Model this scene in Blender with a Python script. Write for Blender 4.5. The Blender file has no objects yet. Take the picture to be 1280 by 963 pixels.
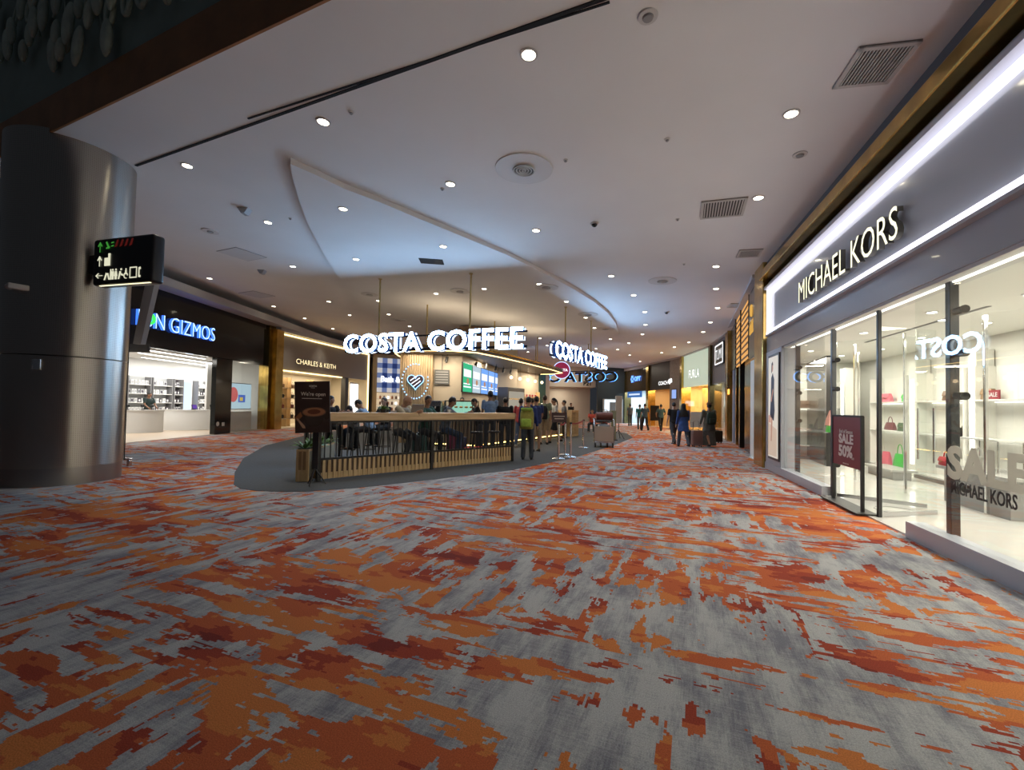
import bpy, bmesh, math, random
from math import sin, cos, pi, radians, atan2, hypot, sqrt
from mathutils import Vector, Matrix
C = bpy.context.scene.collection
S = bpy.context.scene
random.seed(7)

# ---------------------------------------------------------------- camera, world, exposure
FPX, EYE, ROLL, PITCH, SHIFT = 560.0, 1.5, radians(1.1), radians(1.5), 11.0
_r = Vector((1, 0, 0)); _u = Vector((0, -sin(PITCH), cos(PITCH))); FW = Vector((0, cos(PITCH), sin(PITCH)))
RT = cos(ROLL) * _r + sin(ROLL) * _u
UP = -sin(ROLL) * _r + cos(ROLL) * _u
cam = bpy.data.cameras.new('camera')
cam.sensor_fit = 'HORIZONTAL'; cam.sensor_width = 36.0
cam.lens = FPX / 1280 * 36.0
cam.shift_y = SHIFT / 1280
cam.clip_start = 0.05; cam.clip_end = 300
camo = bpy.data.objects.new('camera', cam); C.objects.link(camo)
m3 = Matrix((RT, UP, -FW)).transposed()
camo.matrix_world = Matrix.Translation((0, 0, EYE)) @ m3.to_4x4()
S.camera = camo
S.view_settings.view_transform = 'Standard'; S.view_settings.look = 'None'
S.view_settings.gamma = 1.0; S.view_settings.use_curve_mapping = False
S.view_settings.exposure = 0.45
S.cycles.use_denoising = True
S.cycles.max_bounces = 8; S.cycles.diffuse_bounces = 4; S.cycles.glossy_bounces = 4; S.cycles.transparent_max_bounces = 16
S.cycles.sample_clamp_indirect = 4.0
w = bpy.data.worlds.new('world'); S.world = w; w.use_nodes = True
w.node_tree.nodes['Background'].inputs[0].default_value = (0.55, 0.62, 0.75, 1)
w.node_tree.nodes['Background'].inputs[1].default_value = 0.028
DL_WATT = 108.0          # one recessed downlight
SHOP_WATT = 0.78         # scale of shop interior lamps
SIGN_E = 26.0            # face of the coffee sign letters

# ---------------------------------------------------------------- survey helpers: a sighted direction met with a known plane
def ray(x, y):
    return ((x - 640) / FPX) * RT + ((481.5 + SHIFT - y) / FPX) * UP + FW
def fl(x, y, z=0.0):
    d = ray(x, y); t = (z - EYE) / d.z
    return Vector((d.x * t, d.y * t, z))
def atY(x, y, Y):
    d = ray(x, y); t = Y / d.y
    return Vector((d.x * t, Y, EYE + d.z * t))
CA, CB = 5.65, -0.035
def ceil_z(x): return CA + CB * x
def tilt(o):
    o.rotation_euler = (Matrix.Rotation(-math.atan(CB), 4, 'Y') @ Matrix.Rotation(o.rotation_euler.z, 4, 'Z')).to_euler(); return o
def ceilp(x, y, dz=0.0):
    d = ray(x, y); t = (CA + dz - EYE) / (d.z - CB * d.x)
    return Vector((d.x * t, d.y * t, EYE + d.z * t))

# ---------------------------------------------------------------- materials
MATS = {}
def _new(name):
    m = bpy.data.materials.new(name); m.use_nodes = True
    return m, m.node_tree, m.node_tree.nodes['Principled BSDF']
def P(name, col, rough=0.6, metal=0.0, emit=None, es=0.0, coat=0.0, vary=0.0, scale=8.0, bump=0.0, bscale=60.0):
    if name in MATS: return MATS[name]
    m, nt, b = _new(name)
    b.inputs['Base Color'].default_value = (*col, 1)
    b.inputs['Roughness'].default_value = rough; b.inputs['Metallic'].default_value = metal
    if coat: b.inputs['Coat Weight'].default_value = coat
    if emit: b.inputs['Emission Color'].default_value = (*emit, 1); b.inputs['Emission Strength'].default_value = es
    if vary or bump:
        tc = nt.nodes.new('ShaderNodeTexCoord')
    if vary:
        n = nt.nodes.new('ShaderNodeTexNoise'); n.inputs['Scale'].default_value = scale; n.inputs['Detail'].default_value = 4
        nt.links.new(tc.outputs['Object'], n.inputs['Vector'])
        r = nt.nodes.new('ShaderNodeValToRGB')
        r.color_ramp.elements[0].color = (*[c * (1 - vary) for c in col], 1); r.color_ramp.elements[1].color = (*[min(1, c * (1 + vary)) for c in col], 1)
        r.color_ramp.elements[0].position = 0.3; r.color_ramp.elements[1].position = 0.7
        nt.links.new(n.outputs['Fac'], r.inputs[0]); nt.links.new(r.outputs[0], b.inputs['Base Color'])
    if bump:
        n2 = nt.nodes.new('ShaderNodeTexNoise'); n2.inputs['Scale'].default_value = bscale
        nt.links.new(tc.outputs['Object'], n2.inputs['Vector'])
        bp = nt.nodes.new('ShaderNodeBump'); bp.inputs['Strength'].default_value = bump; bp.inputs['Distance'].default_value = 0.01
        nt.links.new(n2.outputs['Fac'], bp.inputs['Height']); nt.links.new(bp.outputs[0], b.inputs['Normal'])
    MATS[name] = m
    return m
def E(name, col, s):
    if name in MATS: return MATS[name]
    m = bpy.data.materials.new(name); m.use_nodes = True; nt = m.node_tree; nt.nodes.clear()
    e = nt.nodes.new('ShaderNodeEmission'); e.inputs[0].default_value = (*col, 1); e.inputs[1].default_value = s
    o = nt.nodes.new('ShaderNodeOutputMaterial'); nt.links.new(e.outputs[0], o.inputs[0])
    MATS[name] = m
    return m
def cloth(name, col, vary=0.18):
    return P(name, col, 0.85, vary=vary, scale=14, bump=0.25, bscale=45)
def wood(name, c1, c2, rough=0.5, axis=0, scale=1.0):
    if name in MATS: return MATS[name]
    m, nt, b = _new(name); b.inputs['Roughness'].default_value = rough
    tc = nt.nodes.new('ShaderNodeTexCoord'); mp = nt.nodes.new('ShaderNodeMapping')
    sc = [14 * scale] * 3; sc[axis] = 0.9 * scale; mp.inputs['Scale'].default_value = sc
    n = nt.nodes.new('ShaderNodeTexNoise'); n.inputs['Scale'].default_value = 2.0; n.inputs['Detail'].default_value = 6
    r = nt.nodes.new('ShaderNodeValToRGB'); r.color_ramp.elements[0].color = (*c1, 1); r.color_ramp.elements[1].color = (*c2, 1)
    r.color_ramp.elements[0].position = 0.35; r.color_ramp.elements[1].position = 0.68
    nt.links.new(tc.outputs['Object'], mp.inputs[0]); nt.links.new(mp.outputs[0], n.inputs['Vector'])
    nt.links.new(n.outputs['Fac'], r.inputs[0]); nt.links.new(r.outputs[0], b.inputs['Base Color'])
    MATS[name] = m
    return m
def glass(name, tint=(1, 1, 1), ior=1.5):
    if name in MATS: return MATS[name]
    m = bpy.data.materials.new(name); m.use_nodes = True; nt = m.node_tree; nt.nodes.clear()
    t = nt.nodes.new('ShaderNodeBsdfTransparent'); t.inputs[0].default_value = (*tint, 1)
    g = nt.nodes.new('ShaderNodeBsdfGlossy'); g.inputs['Roughness'].default_value = 0.01
    lw = nt.nodes.new('ShaderNodeLayerWeight'); lw.inputs[0].default_value = 0.5
    pw = nt.nodes.new('ShaderNodeMath'); pw.operation = 'POWER'; pw.inputs[1].default_value = 5.0; nt.links.new(lw.outputs['Facing'], pw.inputs[0])
    f = nt.nodes.new('ShaderNodeMath'); f.operation = 'MULTIPLY_ADD'; f.inputs[1].default_value = 0.9; f.inputs[2].default_value = 0.045; nt.links.new(pw.outputs[0], f.inputs[0])
    mx = nt.nodes.new('ShaderNodeMixShader'); o = nt.nodes.new('ShaderNodeOutputMaterial')
    nt.links.new(f.outputs[0], mx.inputs[0]); nt.links.new(t.outputs[0], mx.inputs[1]); nt.links.new(g.outputs[0], mx.inputs[2])
    nt.links.new(mx.outputs[0], o.inputs[0])
    MATS[name] = m
    return m
def frosted(name, col):
    m = bpy.data.materials.new(name); m.use_nodes = True; nt = m.node_tree; nt.nodes.clear()
    d = nt.nodes.new('ShaderNodeBsdfDiffuse'); d.inputs[0].default_value = (*col, 1); t = nt.nodes.new('ShaderNodeBsdfTranslucent'); t.inputs[0].default_value = (*col, 1)
    mx = nt.nodes.new('ShaderNodeMixShader'); mx.inputs[0].default_value = 0.6; o = nt.nodes.new('ShaderNodeOutputMaterial')
    nt.links.new(d.outputs[0], mx.inputs[1]); nt.links.new(t.outputs[0], mx.inputs[2]); nt.links.new(mx.outputs[0], o.inputs[0]); MATS[name] = m
    return m
def carpet():
    m, nt, b = _new('patterned_carpet'); N = nt.nodes.new; L = nt.links.new
    b.inputs['Roughness'].default_value = 0.95; b.inputs['Specular IOR Level'].default_value = 0.15
    tc = N('ShaderNodeTexCoord'); rot = N('ShaderNodeMapping'); rot.inputs['Rotation'].default_value = (0, 0, radians(CARPET_ROT)); rot.inputs['Location'].default_value = CARPET_LOC
    L(tc.outputs['Object'], rot.inputs[0])
    sn = N('ShaderNodeVectorMath'); sn.operation = 'SNAP'; sn.inputs[1].default_value = (0.013, 0.013, 1); L(rot.outputs[0], sn.inputs[0])
    def noise(sx, sy, scale, detail, off, src=None, rough=0.5, dist=0.0):
        mp = N('ShaderNodeMapping'); mp.inputs['Scale'].default_value = (sx, sy, 1); mp.inputs['Location'].default_value = (off, off * 1.7, 0)
        L((src or sn).outputs[0], mp.inputs[0])
        n = N('ShaderNodeTexNoise'); n.inputs['Scale'].default_value = scale; n.inputs['Detail'].default_value = detail; n.inputs['Roughness'].default_value = rough; n.inputs['Distortion'].default_value = dist
        L(mp.outputs[0], n.inputs['Vector']); return n.outputs['Fac']
    def math(op, a, c, d=None):
        n = N('ShaderNodeMath'); n.operation = op
        for i, v in enumerate((a, c, d)):
            if v is None: continue
            if isinstance(v, (int, float)): n.inputs[i].default_value = v
            else: L(v, n.inputs[i])
        return n.outputs[0]
    ax = noise(0.45, 3.4, 2.1, 5, 3.1, rough=0.62)      # streaks one way
    ay = noise(3.0, 0.55, 1.9, 5, 11.7, rough=0.62)     # streaks across
    blob = noise(1.0, 1.0, 3.2, 4, 23.0, rough=0.55)
    big = noise(0.8, 1.0, 0.42, 2, 5.0)
    mask = noise(1, 1, 0.7, 1, 41.0)
    sel = math('MULTIPLY_ADD', math('GREATER_THAN', mask, 0.5), 1.0, 0.0)
    mixs = math('ADD', math('MULTIPLY', ax, math('SUBTRACT', 1.0, sel)), math('MULTIPLY', ay, sel))
    v = math('ADD', math('MULTIPLY', mixs, 0.62), math('MULTIPLY', blob, 0.38))
    v = math('ADD', v, math('MULTIPLY', math('SUBTRACT', big, 0.5), 0.34))
    # grey ground: two greys, threaded
    g = noise(1.6, 0.5, 2.4, 5, 60.0, rough=0.7); th = noise(30, 2.2, 3.0, 2, 9.0, src=rot); tw = noise(2.0, 26.0, 3.0, 2, 19.0, src=rot)
    gr = N('ShaderNodeValToRGB'); gr.color_ramp.interpolation = 'LINEAR'
    e = gr.color_ramp.elements; e[0].position = 0.40; e[0].color = (0.22, 0.215, 0.25, 1); e[1].position = 0.56; e[1].color = (0.48, 0.475, 0.475, 1)
    L(math('ADD', math('MULTIPLY', g, 0.72), math('MULTIPLY', math('ADD', math('MULTIPLY', th, 0.5), math('MULTIPLY', tw, 0.5)), 0.28)), gr.inputs[0])
    orr = N('ShaderNodeValToRGB'); orr.color_ramp.interpolation = 'CONSTANT'
    e = orr.color_ramp.elements; e[0].position = 0.0; e[0].color = (0.62, 0.20, 0.055, 1); e[1].position = 0.47; e[1].color = (0.52, 0.12, 0.042, 1)
    x = e.new(0.56); x.color = (0.34, 0.055, 0.028, 1); x = e.new(0.64); x.color = (0.22, 0.035, 0.025, 1)
    hue = noise(0.7, 1.6, 1.5, 4, 77.0, rough=0.6)
    L(hue, orr.inputs[0])
    fine = noise(40, 40, 4.0, 2, 2.0, src=rot)
    mx = N('ShaderNodeMix'); mx.data_type = 'RGBA'
    L(math('GREATER_THAN', v, CARPET_T), mx.inputs['Factor']); L(gr.outputs[0], mx.inputs['A']); L(orr.outputs[0], mx.inputs['B'])
    m2 = N('ShaderNodeMix'); m2.data_type = 'RGBA'; m2.blend_type = 'MULTIPLY'; m2.inputs['Factor'].default_value = 1.0
    L(mx.outputs['Result'], m2.inputs['A'])
    fr = N('ShaderNodeValToRGB'); fr.color_ramp.elements[0].color = (0.72, 0.72, 0.72, 1); fr.color_ramp.elements[1].color = (1.15, 1.15, 1.15, 1)
    fr.color_ramp.elements[0].position = 0.3; fr.color_ramp.elements[1].position = 0.7
    L(fine, fr.inputs[0]); L(fr.outputs[0], m2.inputs['B'])
    L(m2.outputs['Result'], b.inputs['Base Color'])
    bp = N('ShaderNodeBump'); bp.inputs['Strength'].default_value = 0.3; bp.inputs['Distance'].default_value = 0.006; L(fine, bp.inputs['Height']); L(bp.outputs[0], b.inputs['Normal'])
    return m
CARPET_ROT, CARPET_LOC, CARPET_T = 22.0, (3.0, 1.5, 0), 0.506

# ---------------------------------------------------------------- mesh helpers
class MB:
    def __init__(s): s.bm = bmesh.new(); s.mi = 0
    def _mark(s, geom):
        for v in geom:
            for f in v.link_faces: f.material_index = s.mi
    def box(s, x0, x1, y0, y1, z0, z1, bev=0.0, seg=2, M=None):
        r = bmesh.ops.create_cube(s.bm, size=1.0)['verts']
        for v in r:
            v.co = Vector(((x0 + x1) / 2 + v.co.x * (x1 - x0), (y0 + y1) / 2 + v.co.y * (y1 - y0), (z0 + z1) / 2 + v.co.z * (z1 - z0)))
            if M: v.co = M @ v.co
        s._mark(r)
        if bev:
            ed = list({e for v in r for e in v.link_edges})
            bmesh.ops.bevel(s.bm, geom=ed, offset=bev, segments=seg, affect='EDGES', profile=0.5)
        return s
    def cyl(s, p0, p1, r0, r1=None, seg=16, caps=True):
        p0, p1 = Vector(p0), Vector(p1); d = p1 - p0
        r = bmesh.ops.create_cone(s.bm, cap_ends=caps, segments=seg, radius1=r0, radius2=r0 if r1 is None else r1, depth=d.length)['verts']
        q = Vector((0, 0, 1)).rotation_difference(d.normalized()).to_matrix().to_4x4()
        M = Matrix.Translation((p0 + p1) / 2) @ q
        for v in r: v.co = M @ v.co
        s._mark(r); return s
    def sph(s, c, r, u=14, v=10, M=None):
        if isinstance(r, (int, float)): r = (r, r, r)
        g = bmesh.ops.create_uvsphere(s.bm, u_segments=u, v_segments=v, radius=1.0)['verts']
        for q in g:
            p = Vector((q.co.x * r[0], q.co.y * r[1], q.co.z * r[2]))
            if M: p = M @ p
            q.co = p + Vector(c)
        s._mark(g); return s
    def loft(s, rings, cap=True, closed=True):
        prev = None; first = None
        for ring in rings:
            cur = [s.bm.verts.new(p) for p in ring]
            if prev:
                n = len(cur)
                for i in range(n if closed else n - 1):
                    f = s.bm.faces.new((prev[i], prev[(i + 1) % n], cur[(i + 1) % n], cur[i])); f.material_index = s.mi
            else: first = cur
            prev = cur
        if cap and closed:
            f = s.bm.faces.new(list(reversed(first))); f.material_index = s.mi
            f = s.bm.faces.new(prev); f.material_index = s.mi
        return s
    def tube(s, pts, r, seg=8, closed=False, cap=True):
        pts = [Vector(p) for p in pts]; n = len(pts)
        rr = r if isinstance(r, (list, tuple)) else [r] * n
        rings = []; nrm = None
        for i, p in enumerate(pts):
            if closed: t = pts[(i + 1) % n] - pts[i - 1]
            else: t = pts[min(i + 1, n - 1)] - pts[max(i - 1, 0)]
            t.normalize()
            if nrm is None:
                a = Vector((0, 0, 1)) if abs(t.z) < 0.9 else Vector((1, 0, 0)); nrm = t.cross(a).normalized()
            else:
                nrm = (nrm - t * nrm.dot(t)).normalized()
            bi = t.cross(nrm)
            rings.append([p + (nrm * cos(2 * pi * k / seg) + bi * sin(2 * pi * k / seg)) * rr[i] for k in range(seg)])
        if closed: rings.append(rings[0]); return s.loft(rings, cap=False)
        return s.loft(rings, cap=cap)
    def prism(s, poly, y0, y1, plane='xz'):
        def pt(a, b, c): return (a, c, b) if plane == 'xz' else ((a, b, c) if plane == 'xy' else (c, a, b))
        A = [s.bm.verts.new(pt(a, b, y0)) for a, b in poly]; B = [s.bm.verts.new(pt(a, b, y1)) for a, b in poly]
        n = len(poly); fs = [s.bm.faces.new(A), s.bm.faces.new(list(reversed(B)))]
        for i in range(n): fs.append(s.bm.faces.new((A[i], B[i], B[(i + 1) % n], A[(i + 1) % n])))
        for f in fs: f.material_index = s.mi
        return s
    def quad(s, pts):
        f = s.bm.faces.new([s.bm.verts.new(p) for p in pts]); f.material_index = s.mi; return s
    def build(s, name, mat, parent=None, smooth=None, loc=None, rz=0.0, M=None):
        bmesh.ops.recalc_face_normals(s.bm, faces=s.bm.faces)
        me = bpy.data.meshes.new(name)
        if smooth is not None:
            for f in s.bm.faces: f.smooth = True
        if M is not None: s.bm.transform(M)
        s.bm.to_mesh(me); s.bm.free()
        for m in (mat if isinstance(mat, (list, tuple)) else [mat]): me.materials.append(m)
        if smooth is not None: me.set_sharp_from_angle(angle=radians(smooth))
        o = bpy.data.objects.new(name, me); C.objects.link(o)
        if parent: o.parent = parent
        if loc is not None: o.location = loc
        o.rotation_euler.z = rz
        return o
def tag(o, label, cat, group=None, kind=None):
    o['label'] = label; o['category'] = cat
    if group: o['group'] = group
    if kind: o['kind'] = kind
    return o
def thing(name, label, cat, loc=(0, 0, 0), rz=0.0, group=None):
    o = bpy.data.objects.new(name, None); o.empty_display_size = 0.1; C.objects.link(o)
    o.location = loc; o.rotation_euler = (0, 0, rz)
    return tag(o, label, cat, group)
def struct(o): o['kind'] = 'structure'; return o
def dup(root, loc, rz=None, label=None, group=None):
    r = root.copy(); C.objects.link(r); r.location = loc
    if rz is not None: r.rotation_euler.z = rz
    if label: r['label'] = label
    if group: r['group'] = group
    for ch in list(root.children):
        c = ch.copy(); C.objects.link(c); c.parent = r
        for g in ch.children:
            d = g.copy(); C.objects.link(d); d.parent = c
    return r
class Seg:
    """a shop front seen from the corridor: x along it, y away from the viewer, z up"""
    def __init__(s, p, q):
        s.p = Vector((p[0], p[1], 0)); d = Vector((q[0] - p[0], q[1] - p[1], 0)); s.L = d.length
        s.rz = atan2(d.y, d.x); s.d = d.normalized(); s.n = Vector((-s.d.y, s.d.x, 0))
        s.M = Matrix.Translation(s.p) @ Matrix.Rotation(s.rz, 4, 'Z')
    def w(s, u, v, z=0.0): return s.p + s.d * u + s.n * v + Vector((0, 0, z))
    def u_px(s, px, py, v=0.0):
        d = ray(px, py); A = s.w(0, v) - Vector((0, 0, EYE)); t = A.dot(s.n) / d.dot(s.n)
        p = d * t + Vector((0, 0, EYE)) - s.p; return p.dot(s.d), p.z
    def put(s, mb, name, mat, smooth=None):       # top-level mesh standing in this frame
        o = mb.build(name, mat, None, smooth); o.location = s.p; o.rotation_euler.z = s.rz; return o
    def st(s, mb, name, mat, smooth=None): return struct(s.put(mb, name, mat, smooth))
    def th(s, name, label, cat, u, v, z=0.0, group=None, rz=0.0): return thing(name, label, cat, s.w(u, v, z), s.rz + rz, group)

# ---------------------------------------------------------------- lettering
def text_mesh(body, size, depth, offset=0.0, align='LEFT', spacing=1.0, res=3):
    cu = bpy.data.curves.new('t', 'FONT'); cu.body = body; cu.size = size; cu.extrude = depth / 2; cu.offset = offset
    cu.align_x = align; cu.space_character = spacing; cu.resolution_u = res
    o = bpy.data.objects.new('t', cu); C.objects.link(o)
    dg = bpy.context.evaluated_depsgraph_get()
    me = bpy.data.meshes.new_from_object(o.evaluated_get(dg))
    bpy.data.objects.remove(o); bpy.data.curves.remove(cu)
    me.transform(Matrix.Rotation(pi / 2, 4, 'X'))
    return me
def xmax(me): return max((v.co.x for v in me.vertices), default=0.0)
def text(body, size, mat, parent, x, y, z, depth=0.01, offset=0.0, align='CENTER', name='lettering', width=None, spacing=1.0, side=None, mirror=False):
    me = text_mesh(body, size, depth, offset, align, spacing)
    xs = [v.co.x for v in me.vertices]
    if width and xs:
        k = width / (max(xs) - min(xs)); me.transform(Matrix.Scale(k, 4, (1, 0, 0)))
    if mirror: me.transform(Matrix.Scale(-1, 4, (1, 0, 0))); me.flip_normals()
    me.materials.append(mat)
    if side:
        me.materials.append(side)
        for p in me.polygons: p.material_index = 0 if p.normal.y < -0.5 else 1
    o = bpy.data.objects.new(name, me); C.objects.link(o); o.parent = parent; o.location = (x, y, z)
    return o
def letters(body, size, cap_w, mats, parent, x0, y, z, depth, offset=0.0, back=None, spacing=1.0):
    """one child 'letter' per character, whole line stretched to width cap_w; back=(depth, gap, offset, mats, dx)"""
    bar = xmax(text_mesh('|', size, 0, offset)); adv = []
    for i in range(len(body) + 1):
        adv.append(xmax(text_mesh(body[:i] + '|', size, 0, offset)) - bar)
    tot = adv[-1]; k = cap_w / tot
    for i, ch in enumerate(body):
        if ch == ' ': continue
        me = text_mesh(ch, size, depth, offset); me.transform(Matrix.Scale(k, 4, (1, 0, 0)))
        for m in mats: me.materials.append(m)
        for p in me.polygons: p.material_index = 0 if p.normal.y < -0.5 else (2 if len(mats) > 2 and p.normal.y > 0.5 else 1)
        o = bpy.data.objects.new('letter', me); C.objects.link(o); o.parent = parent; o.location = (x0 + adv[i] * k, y, z)
        if back:
            mb = text_mesh(ch, size, back[0], back[2]); mb.transform(Matrix.Scale(k, 4, (1, 0, 0)))
            for m in back[3]: mb.materials.append(m)
            for p in mb.polygons: p.material_index = 0 if p.normal.y < -0.5 else 1
            ob = bpy.data.objects.new('back_outline', mb); C.objects.link(ob); ob.parent = o; ob.location = (0, back[1], 0)
def lamp(name, kind, energy, col, parent=None, loc=(0, 0, 0), rot=(0, 0, 0), size=None, sizey=None, spot=None, blend=0.6):
    l = bpy.data.lights.new(name, kind); l.energy = energy; l.color = col
    if kind == 'AREA':
        l.shape = 'RECTANGLE' if sizey else 'SQUARE'; l.size = size
        if sizey: l.size_y = sizey
    if kind == 'SPOT': l.spot_size = spot; l.spot_blend = blend; l.shadow_soft_size = size or 0.06
    if kind == 'POINT': l.shadow_soft_size = size or 0.05
    o = bpy.data.objects.new(name, l); C.objects.link(o); o.location = loc; o.rotation_euler = rot
    if parent: o.parent = parent
    return o

# ---------------------------------------------------------------- shared materials
white_paint = P('white_paint', (0.62, 0.61, 0.60), 0.7)
ceil_paint = P('ceiling_paint', (0.80, 0.80, 0.80), 0.75, vary=0.03, scale=0.6)
grille_white = P('grille_white', (0.55, 0.54, 0.52), 0.5)
black = P('black_plastic', (0.012, 0.012, 0.014), 0.35)
matt_black = P('matt_black_metal', (0.02, 0.019, 0.018), 0.5, 0.3)
gloss_black = P('gloss_black_panel', (0.006, 0.008, 0.008), 0.08)
dark_grey = P('dark_grey_metal', (0.09, 0.09, 0.095), 0.4, 0.6)
steel = P('stainless_steel', (0.55, 0.55, 0.56), 0.25, 1.0)
chrome = P('polished_chrome', (0.75, 0.74, 0.72), 0.12, 1.0)
gold = P('polished_brass', (0.52, 0.34, 0.10), 0.22, 1.0, vary=0.25, scale=3)
brass_rod = P('brass_rod_metal', (0.50, 0.38, 0.17), 0.35, 0.9)
led_white = E('white_led', (0.90, 0.88, 1.0), 1.9)
led_warm = E('warm_led', (1.0, 0.72, 0.30), 3.0)
clear_glass = glass('clear_glass', (0.97, 0.985, 0.975))
oak = wood('pale_oak', (0.50, 0.33, 0.16), (0.66, 0.47, 0.26), 0.5, 0)
# ================================================================ THE SETTING
mb = MB(); mb.box(-30, 20, -6, 62, -0.1, 0.0)
struct(mb.build('floor', carpet()))
# ceiling: a sheet whose near edge runs obliquely above the viewer
def ceil_sheet(poly, th, dz=0.0):
    mb = MB()
    lo = [mb.bm.verts.new((x, y, ceil_z(x) + dz)) for x, y in poly]; hi = [mb.bm.verts.new((x, y, ceil_z(x) + dz + th)) for x, y in poly]
    n = len(poly); mb.bm.faces.new(lo); mb.bm.faces.new(list(reversed(hi)))
    for i in range(n): mb.bm.faces.new((lo[i], hi[i], hi[(i + 1) % n], lo[(i + 1) % n]))
    return mb
edge = [ceilp(400, 3), ceilp(230, 86), ceilp(50, 171)]
ed = (edge[0] - edge[2]).normalized()
far_r = edge[0] + ed * 12.0; far_l = edge[2] - ed * 9.0
struct(ceil_sheet([(far_l.x, far_l.y), (far_r.x, far_r.y), (20, -2.5), (20, 62), (-30, 62), (-30, far_l.y)], 0.12).build('ceiling', ceil_paint))
# bronze soffit band along that edge and the dark relief wall above it
bronze = P('dark_bronze_soffit', (0.34, 0.15, 0.05), 0.5, 0.0, vary=0.2, scale=2)
green_wall = P('dark_green_plaster', (0.27, 0.35, 0.31), 0.7, vary=0.12, scale=1.2)
bz = atan2(ed.y, ed.x)
so = edge[2] - ed * 9.0; so.z = 0
slen = (far_r - far_l).length
z0, z1 = ceil_z(so.x), ceil_z(so.x + ed.x * slen)
mb = MB(); mb.prism([(0, z0 - 0.01), (slen, z1 - 0.01), (slen, z1 + 0.62), (0, z0 + 0.62)], -0.01, 0.02)
o = mb.build('trim_1', bronze); o.location = so; o.rotation_euler.z = bz; struct(o)
mb = MB(); mb.prism([(0, z0 + 0.62), (slen, z1 + 0.62), (slen, z1 + 4.5), (0, z0 + 4.5)], 0.02, 0.2)
o = mb.build('wall_atrium', green_wall); o.location = so; o.rotation_euler.z = bz; struct(o)
relief = thing('wall_relief', 'pale green oval petals in relief on the dark atrium wall above the bronze band', 'wall relief', so, bz)
petal_mat = P('petal_plaster', (0.46, 0.54, 0.45), 0.55, vary=0.2, scale=5)
def on_relief(px, py, off=0.0):
    n = Vector((-ed.y, ed.x, 0)); d = ray(px, py); A = so + n * (0.02 - off) - Vector((0, 0, EYE)); t = A.dot(n) / d.dot(n)
    p = d * t + Vector((0, 0, EYE)) - so
    return p.dot(ed.xy.to_3d()) , p.z
rr = random.Random(3)
PET = [(8, 70), (27, 45), (14, 12), (48, 22), (67, 24), (94, 72), (92, 52), (112, 18), (130, 30), (149, 22), (147, 55), (116, 68), (74, 72), (42, 70), (60, 38), (170, 10), (84, 6), (104, 40), (35, 10), (5, 30), (60, 4), (128, 4), (22, 62), (140, 8), (78, 45), (222, 2), (160, 0), (190, -8), (50, 50), (100, -8), (20, -15), (60, -20), (130, -22), (164, -25), (85, -30), (-15, 40), (-20, 70), (-35, 20), (-40, 90), (-25, -10)]
for k, (px, py) in enumerate(PET):
    u, z = on_relief(px, py); h = rr.uniform(0.16, 0.34); wd = h * rr.uniform(0.34, 0.46); tl = rr.uniform(-0.25, 0.25)
    mb = MB(); Mx = Matrix.Rotation(tl, 3, 'Y')
    if k % 6 == 3:
        mb.tube([(u + wd * cos(a), -0.09, z + h * 0.8 * sin(a)) for a in [2 * pi * i / 20 for i in range(20)]], 0.035, 8, closed=True)
    else:
        mb.sph((u, -0.06 - 0.05 * (k % 3), z), (wd, 0.06, h), 16, 10, Mx)
    mb.build('petal', petal_mat, relief, 60)
for k in range(16):
    px, py = rr.uniform(0, 150), rr.uniform(-10, 70); u, z = on_relief(px, py)
    mb = MB(); a = rr.uniform(-0.9, 0.9); ln = rr.uniform(0.15, 0.3)
    mb.cyl((u - ln * sin(a), -0.05, z - ln * cos(a)), (u + ln * sin(a), -0.05, z + ln * cos(a)), 0.018, 0.010, 8); mb.build('stem', petal_mat, relief, 60)

# expansion joint: two dark slots
slot = P('slot_shadow_gap', (0.01, 0.01, 0.01), 0.9)
a, b = ceilp(170, 207), ceilp(760, -4); a2, b2 = ceilp(310, 148), ceilp(762, 2)
for i, (p, q, wd) in enumerate(((a, b, 0.022), (a2, b2, 0.012))):
    d = (q - p); L = d.length; mb = MB(); mb.box(0, L, -wd, wd, -0.012, 0.01)
    o = mb.build('trim_%d' % (i + 2), slot); o.location = p; o.rotation_euler = (0, -math.asin(d.z / L), atan2(d.y, d.x)); struct(o)

# dropped ceiling island above the cafe
edgeR = [(363, 205), (395, 219), (430, 236), (475, 253), (520, 272), (562, 289), (600, 305), (632, 318), (660, 332), (690, 347), (720, 363), (743, 378), (760, 392), (770, 405), (774, 420)]
edgeL = [(364, 215), (367, 228), (373, 248), (384, 278), (394, 298), (405, 318), (420, 342), (440, 368), (462, 390), (490, 410), (540, 432)]
pr = [ceilp(x, y, -0.11) for x, y in edgeR]; plft = [ceilp(x, y, -0.11) for x, y in edgeL]
poly = [(p.x, p.y) for p in pr] + [(5.2, 30), (3.5, 36), (-4.5, 36)] + [(p.x, p.y) for p in reversed(plft)]
struct(ceil_sheet(poly, 0.12, -0.11).build('ceiling_island', ceil_paint))
ISL = poly
def in_island(x, y):
    c = False; n = len(ISL)
    for i in range(n):
        (x1, y1), (x2, y2) = ISL[i], ISL[i - 1]
        if (y1 > y) != (y2 > y) and x < (x2 - x1) * (y - y1) / (y2 - y1) + x1: c = not c
    return c
def cpt(px, py):
    p = ceilp(px, py, -0.11)
    return p if in_island(p.x, p.y) else ceilp(px, py)

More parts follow.
